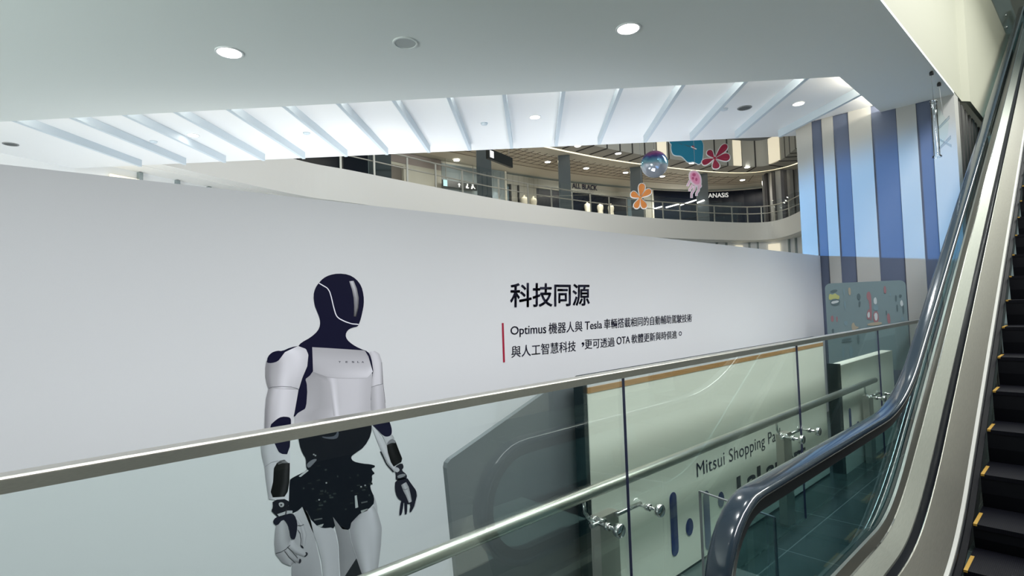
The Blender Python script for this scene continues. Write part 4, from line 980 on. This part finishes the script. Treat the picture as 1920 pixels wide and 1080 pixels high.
downlight(1178, 53, ZS, 0.105, 'glowing round downlight at upper centre right of the plain grey ceiling', 60, 120, 'large ceiling downlights')
p = onz(760, 80, ZS); t = thing('ceiling_speaker', (p.x, p.y, ZS), 'round grey ceiling speaker between the two big downlights', 'speaker')
MB().lathe((p.x, p.y, ZS-0.012), [(0.125, 0.006), (0.12, 0), (0.105, 0), (0.10, 0.012), (0.125, 0.012)], n=40, smooth=False, ring=True).build('rim', 'soffit_paint', t)
MB().lathe((p.x, p.y, ZS-0.006), [(0.0, 0), (0.104, 0), (0.104, 0.005), (0, 0.006)], n=40, smooth=False).build('grille', 'grille_light', t)
for px_, py_, lab in ((362, 253, 'left'), (1003, 219, 'middle'), (1497, 194, 'right')):
    downlight(px_, py_, ZR, 0.075, 'small lit downlight between the white ceiling fins, ' + dict(left='leftmost of three', middle='middle of three', right='rightmost of three, near the plank wall')[lab], 0, 100, 'downlights between the ceiling fins')
for px_, py_, lab in ((288, 265, 'left of the leftmost small downlight'), (575, 249, 'between the leftmost and middle small downlights'), (908, 231, 'left of the middle small downlight'), (1358, 204, 'right part, left of a dark speaker')):
    p = onz(px_, py_, ZR); t = tag(MB().lathe((p.x, p.y, ZR-0.03), [(0.02, 0), (0.045, 0.008), (0.055, 0.03), (0, 0.03)], n=20).build('smoke_detector', 'shaded_white', origin=(p.x, p.y, ZR)), 'small white ceiling detector among the fins, ' + lab, 'smoke detector', 'detectors between the ceiling fins')
for px_, py_, lab in ((20, 270, 'at the far left'), (1396, 202, 'left of the rightmost small downlight')):
    p = onz(px_, py_, ZR); t = thing('ceiling_speaker', (p.x, p.y, ZR), 'dark round speaker grille between the ceiling fins ' + lab, 'speaker', 'speakers between the ceiling fins')
    MB().lathe((p.x, p.y, ZR-0.010), [(0.10, 0.004), (0.095, 0), (0.08, 0), (0.08, 0.010), (0.10, 0.010)], n=28, smooth=False, ring=True).build('rim', 'grille_grey', t)
    MB().lathe((p.x, p.y, ZR-0.006), [(0, 0), (0.082, 0), (0.082, 0.004), (0, 0.005)], n=28, smooth=False).build('grille', 'grille_dark', t)

# ================================================================== HANGING DECORATIONS
structure(MB().box((-20, -4, 11.2), (-0.9, 36, 11.3)).build('ceiling', 'fascia_grey'))
def hung(px_, py_, rng, name, label, cat):
    c, rt, fw = facing(px_, py_, rng); t = thing(name, tuple(c), label, cat); return c, rt, fw, t, rng*1.0
def local(px0, py0, rng):
    """pixel offset -> board-plane metres at that distance"""
    c, rt, fw = facing(px0, py0, rng)
    def g(x, y, d=0.0):
        dr = ray(x, y); k = (c-CAM_O).dot(fw)/dr.dot(fw); return CAM_O + dr*k - fw*d
    return g
def wire(t, p, z1=11.2): MB().tube([p, (p.x, p.y, z1)], 0.003, n=5).build('wire', 'grille_grey', t)
def offset_poly(pts, d):
    out = []; n = len(pts); A = sum(pts[i][0]*pts[(i+1) % n][1]-pts[(i+1) % n][0]*pts[i][1] for i in range(n)); sg = 1 if A > 0 else -1
    for i in range(n):
        a, c = pts[i-1], pts[(i+1) % n]; dx, dy = c[0]-a[0], c[1]-a[1]; L = math.hypot(dx, dy) or 1
        out.append((pts[i][0]+dy/L*d*sg, pts[i][1]-dx/L*d*sg))
    return out
def Z7(p): return (1160+p[0]/6, 240+p[1]/6)
def petal(cx, cy, tx, ty, w, n=20):
    """teardrop from the centre to the tip, zoom coordinates"""
    dx, dy = tx-cx, ty-cy; L = math.hypot(dx, dy); ux, uy = dx/L, dy/L; P = []
    for k in range(n):
        th = 2*math.pi*k/n; s_ = 0.5-0.5*math.cos(th); ww = math.sin(th)*w*1.12*(0.22+0.86*s_**1.1)
        P.append((cx+ux*(L*(0.10+0.90*s_))-uy*ww, cy+uy*(L*(0.10+0.90*s_))+ux*ww))
    return P
def flower(center, tips, rng, label, m, ml):
    cx, cy = center; pc_ = Z7(center); g = local(*pc_, rng); c, rt, fw = facing(*pc_, rng)
    t = thing('flower_cutout', tuple(c), label, 'hanging decoration', 'flower cutouts hanging in the atrium')
    mb = MB()
    for j, (tx, ty, w) in enumerate(tips):
        P = offset_poly(petal(cx, cy, tx, ty, w), 11)
        mb.prism([g(*Z7(p), 0.001*j) for p in P], fw*0.02)
    mb.build('backing', 'board_white', t)
    for tx, ty, w in tips:
        P = petal(cx, cy, tx, ty, w); pe = MB().prism([g(*Z7(p), 0.018) for p in P], fw*0.012).build('petal', m, t)
        L = math.hypot(tx-cx, ty-cy); ux, uy = (tx-cx)/L, (ty-cy)/L
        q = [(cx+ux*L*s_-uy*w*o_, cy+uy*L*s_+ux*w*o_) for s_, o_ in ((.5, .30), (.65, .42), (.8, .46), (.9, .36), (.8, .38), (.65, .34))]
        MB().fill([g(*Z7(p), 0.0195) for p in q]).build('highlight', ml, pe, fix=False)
    MB().prism([g(*Z7((cx+math.cos(a)*17, cy+math.sin(a)*17)), 0.026) for a in [2*math.pi*k/20 for k in range(20)]], fw*0.012).build('flower_centre', ml, t)
    MB().prism([g(*Z7((cx+math.cos(a)*10, cy+math.sin(a)*10)), 0.028) for a in [2*math.pi*k/20 for k in range(20)]], fw*0.006).build('flower_centre', m, t)
    wire(t, g(*Z7((tips[0][0]-10, tips[0][1]+14)), 0.0))
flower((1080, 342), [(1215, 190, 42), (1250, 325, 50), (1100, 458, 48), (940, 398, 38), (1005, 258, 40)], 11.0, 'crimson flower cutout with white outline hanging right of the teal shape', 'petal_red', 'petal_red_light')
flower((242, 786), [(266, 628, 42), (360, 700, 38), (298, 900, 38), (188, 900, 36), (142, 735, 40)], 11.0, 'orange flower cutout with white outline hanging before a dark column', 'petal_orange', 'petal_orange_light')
# teal shape
g = local(1285, 280, 11.6); c, rt, fw = facing(1285, 280, 11.6)
t = thing('teal_cutout', tuple(c), 'large teal irregular cutout with a small red and white sticker, partly behind the ceiling edge', 'hanging decoration')
tp = [(545,60),(555,115),(580,175),(597,180),(590,235),(606,290),(640,310),(700,310),(738,342),(768,380),(800,386),(840,376),(880,398),(905,410),(934,380),(945,330),(950,240),(950,180),(925,130),(890,90),(800,20),(690,-20),(590,10)]
tp = smooth_poly(tp, 2)
MB().prism([g(*Z7(p), 0) for p in offset_poly(tp, 9)], fw*0.02).build('backing', 'board_white', t)
MB().prism([g(*Z7(p), 0.02) for p in tp], fw*0.019).build('face', 'teal_board', t)
MB().fill([g(*Z7(p), 0.022) for p in ((815, 208), (878, 236), (874, 246), (811, 219))]).build('sticker', 'board_white', t, fix=False)
MB().fill([g(*Z7(p), 0.0215) for p in ((820, 200), (852, 205), (862, 246), (836, 240))]).build('sticker', 'petal_red', t, fix=False)
mb = MB()
for a_, b_ in (((640, 160), (712, 185)), ((722, 186), (805, 208))): 
    mb.fill([g(*Z7(p), 0.022) for p in ((a_[0], a_[1]), (b_[0], b_[1]), (b_[0], b_[1]+9), (a_[0]+60, a_[1]+26))])
mb.build('dark_marks', 'mark_dark', t, fix=False)
wire(t, g(*Z7((760, 40)), 0.0))
# jellyfish
g = local(1300, 345, 10.6); c, rt, fw = facing(1300, 345, 10.6)
t = thing('jellyfish_cutout', tuple(c), 'pink jellyfish cutout with four wavy tentacles hanging before a dark column', 'hanging decoration')
body = smooth_poly([(800,500),(835,478),(880,490),(915,530),(928,580),(925,640),(900,655),(850,640),(810,600),(792,555)], 2)
tent = [[(800,590),(790,620),(778,640),(776,655)], [(825,635),(822,660),(800,690),(798,712)], [(850,650),(850,690),(820,740),(820,785)], [(895,655),(900,700),(875,735),(876,762)], [(920,640),(922,655),(905,668),(900,690)]]
def strip(pts, w):
    P = resample(pts, 14); L_, R_ = [], []
    for k in range(len(P)):
        a_, c_ = P[max(k-1, 0)], P[min(k+1, len(P)-1)]; dx, dy = c_[0]-a_[0], c_[1]-a_[1]; l = math.hypot(dx, dy) or 1
        L_.append((P[k][0]-dy/l*w, P[k][1]+dx/l*w)); R_.append((P[k][0]+dy/l*w, P[k][1]-dx/l*w))
    return L_ + R_[::-1]
mb = MB(); mb.prism([g(*Z7(p), 0) for p in offset_poly(body, 8)], fw*0.02)
for s_ in tent: mb.prism([g(*Z7(p), 0) for p in strip(s_, 15)], fw*0.02)
mb.build('backing', 'board_white', t)
MB().prism([g(*Z7(p), 0.018) for p in body], fw*0.014).build('bell', 'jelly_pale', t)
MB().prism([g(*Z7((862+(p[0]-862)*.78, 568+(p[1]-568)*.8)), 0.020) for p in body], fw*0.006).build('bell_centre', 'jelly_pink', t)
for cx, cy, rx, ry in ((848, 530, 20, 18), (836, 568, 14, 16), (874, 582, 13, 20)):
    MB().prism([g(*Z7((cx+math.cos(a)*rx, cy+math.sin(a)*ry)), 0.023) for a in [2*math.pi*k/16 for k in range(16)]], fw*0.006).build('spot', 'jelly_dark', t)
for s_ in tent: MB().prism([g(*Z7(p), 0.018) for p in strip(s_, 8)], fw*0.014).build('tentacle', 'jelly_pale', t)
wire(t, g(*Z7((860, 484)), 0.0))
# iridescent ball
m = bpy.data.materials.new('iridescent_film'); m.use_nodes = True; nt = m.node_tree; bs = nt.nodes['Principled BSDF']
tc = nt.nodes.new('ShaderNodeTexCoord'); mp = nt.nodes.new('ShaderNodeSeparateXYZ'); nz = nt.nodes.new('ShaderNodeTexNoise'); nz.inputs['Scale'].default_value = 5
ad = nt.nodes.new('ShaderNodeMath'); ad.operation = 'MULTIPLY_ADD'; ad.inputs[1].default_value = 1.75
ns = nt.nodes.new('ShaderNodeMath'); ns.operation = 'MULTIPLY_ADD'; ns.inputs[1].default_value = 0.35; ns.inputs[2].default_value = 0.325
rp_ = nt.nodes.new('ShaderNodeValToRGB'); e = rp_.color_ramp.elements
e[0].position = 0.12; e[0].color = (0.55, 0.58, 0.66, 1); e[1].position = 0.95; e[1].color = (0.20, 0.05, 0.18, 1)
for pos, cc in ((0.38, (0.62, 0.66, 0.74)), (0.50, (0.30, 0.62, 0.75)), (0.62, (0.16, 0.42, 0.62)), (0.74, (0.10, 0.14, 0.50)), (0.84, (0.36, 0.10, 0.36))):
    x = rp_.color_ramp.elements.new(pos); x.color = (*cc, 1)
nt.links.new(tc.outputs['Object'], mp.inputs[0]); nt.links.new(tc.outputs['Object'], nz.inputs['Vector'])
nt.links.new(nz.outputs['Fac'], ns.inputs[0]); nt.links.new(mp.outputs[2], ad.inputs[0]); nt.links.new(ns.outputs[0], ad.inputs[2]); nt.links.new(ad.outputs[0], rp_.inputs[0])
nt.links.new(rp_.outputs[0], bs.inputs['Base Color']); bs.inputs['Roughness'].default_value = 0.08; bs.inputs['Metallic'].default_value = 0.55
bs.inputs['Alpha'].default_value = 0.88
MATS['iridescent_film'] = m
c, rt, fw = facing(1227, 308, 12.2); R = 0.290
t = thing('glossy_ball', tuple(c), 'shiny iridescent bubble ball hanging above the orange flower', 'hanging decoration')
mb = MB(); mb.lathe(c, [(R*math.sin(math.pi*k/24), -R*math.cos(math.pi*k/24)) for k in range(25)], n=36); mb.build('ball', 'iridescent_film', t)
mb = MB(); mb.tube([c+Vector((0, 0, R)), c+Vector((0, 0, R+0.03))], 0.012, n=8); mb.build('valve', 'board_white', t)
wire(t, c+Vector((0, 0, R+0.02)))
# clear acrylic ornament hanging by the plank wall
pA, pB = onz(1752, 132, ZS), onz(1766, 153, ZS)
t = thing('acrylic_ornament', (pA.x, pA.y, 3.4), 'clear acrylic tube ornament hanging from two small black hooks before the plank wall', 'hanging ornament')
for q in (pA, pB):
    MB().lathe((q.x-0.03, q.y, ZS-0.05), [(0.0, 0), (0.022, 0.004), (0.022, 0.035), (0.012, 0.05)], n=12).build('hook', 'hook_black', t)
def near_wall(x, y): 
    d = ray(x, y); k = 8.6/d.y; return CAM_O + d*k
q0, q1 = near_wall(1757, 196), near_wall(1763, 300)
cx_, cy_ = (q0.x+q1.x)/2-0.0, 8.4
MB().lathe((cx_, cy_, q1.z), [(0.050, 0), (0.050, 0.015), (0.034, 0.03), (0.034, q0.z-q1.z-0.03), (0.04, q0.z-q1.z-0.02), (0.04, q0.z-q1.z), (0, q0.z-q1.z)], n=20).build('tube', 'acrylic', t)
for dz, s_ in ((0.55, 1), (0.36, -1), (0.2, 1)):
    z_ = q1.z + dz*(q0.z-q1.z)
    MB().hexa([(cx_+0.03, cy_, z_-0.05), (cx_+0.14, cy_+0.02, z_-0.05+s_*0.11), (cx_+0.14, cy_+0.03, z_-0.05+s_*0.11), (cx_+0.03, cy_+0.01, z_-0.05), (cx_+0.03, cy_, z_-0.02), (cx_+0.14, cy_+0.02, z_-0.01+s_*0.11), (cx_+0.14, cy_+0.03, z_-0.01+s_*0.11), (cx_+0.03, cy_+0.01, z_-0.02)]).build('blade', 'acrylic', t)
mb = MB(); mb.prism([(cx_+0.03, cy_+0.02, q0.z-0.08), (cx_+0.13, cy_+0.02, q0.z-0.30), (cx_+0.11, cy_+0.02, q1.z+0.25), (cx_+0.03, cy_+0.02, q1.z+0.12)], (0, 0.008, 0)); mb.build('fin_plate', 'glass_clear', t)
MB().tube([(pA.x-0.03, pA.y, ZS-0.05), (cx_, cy_, q0.z)], 0.0025, n=5).build('wire', 'grille_grey', t)
MB().tube([(pB.x-0.03, pB.y, ZS-0.05), (cx_+0.08, cy_+0.02, q0.z-0.19)], 0.0025, n=5).build('wire', 'grille_grey', t)
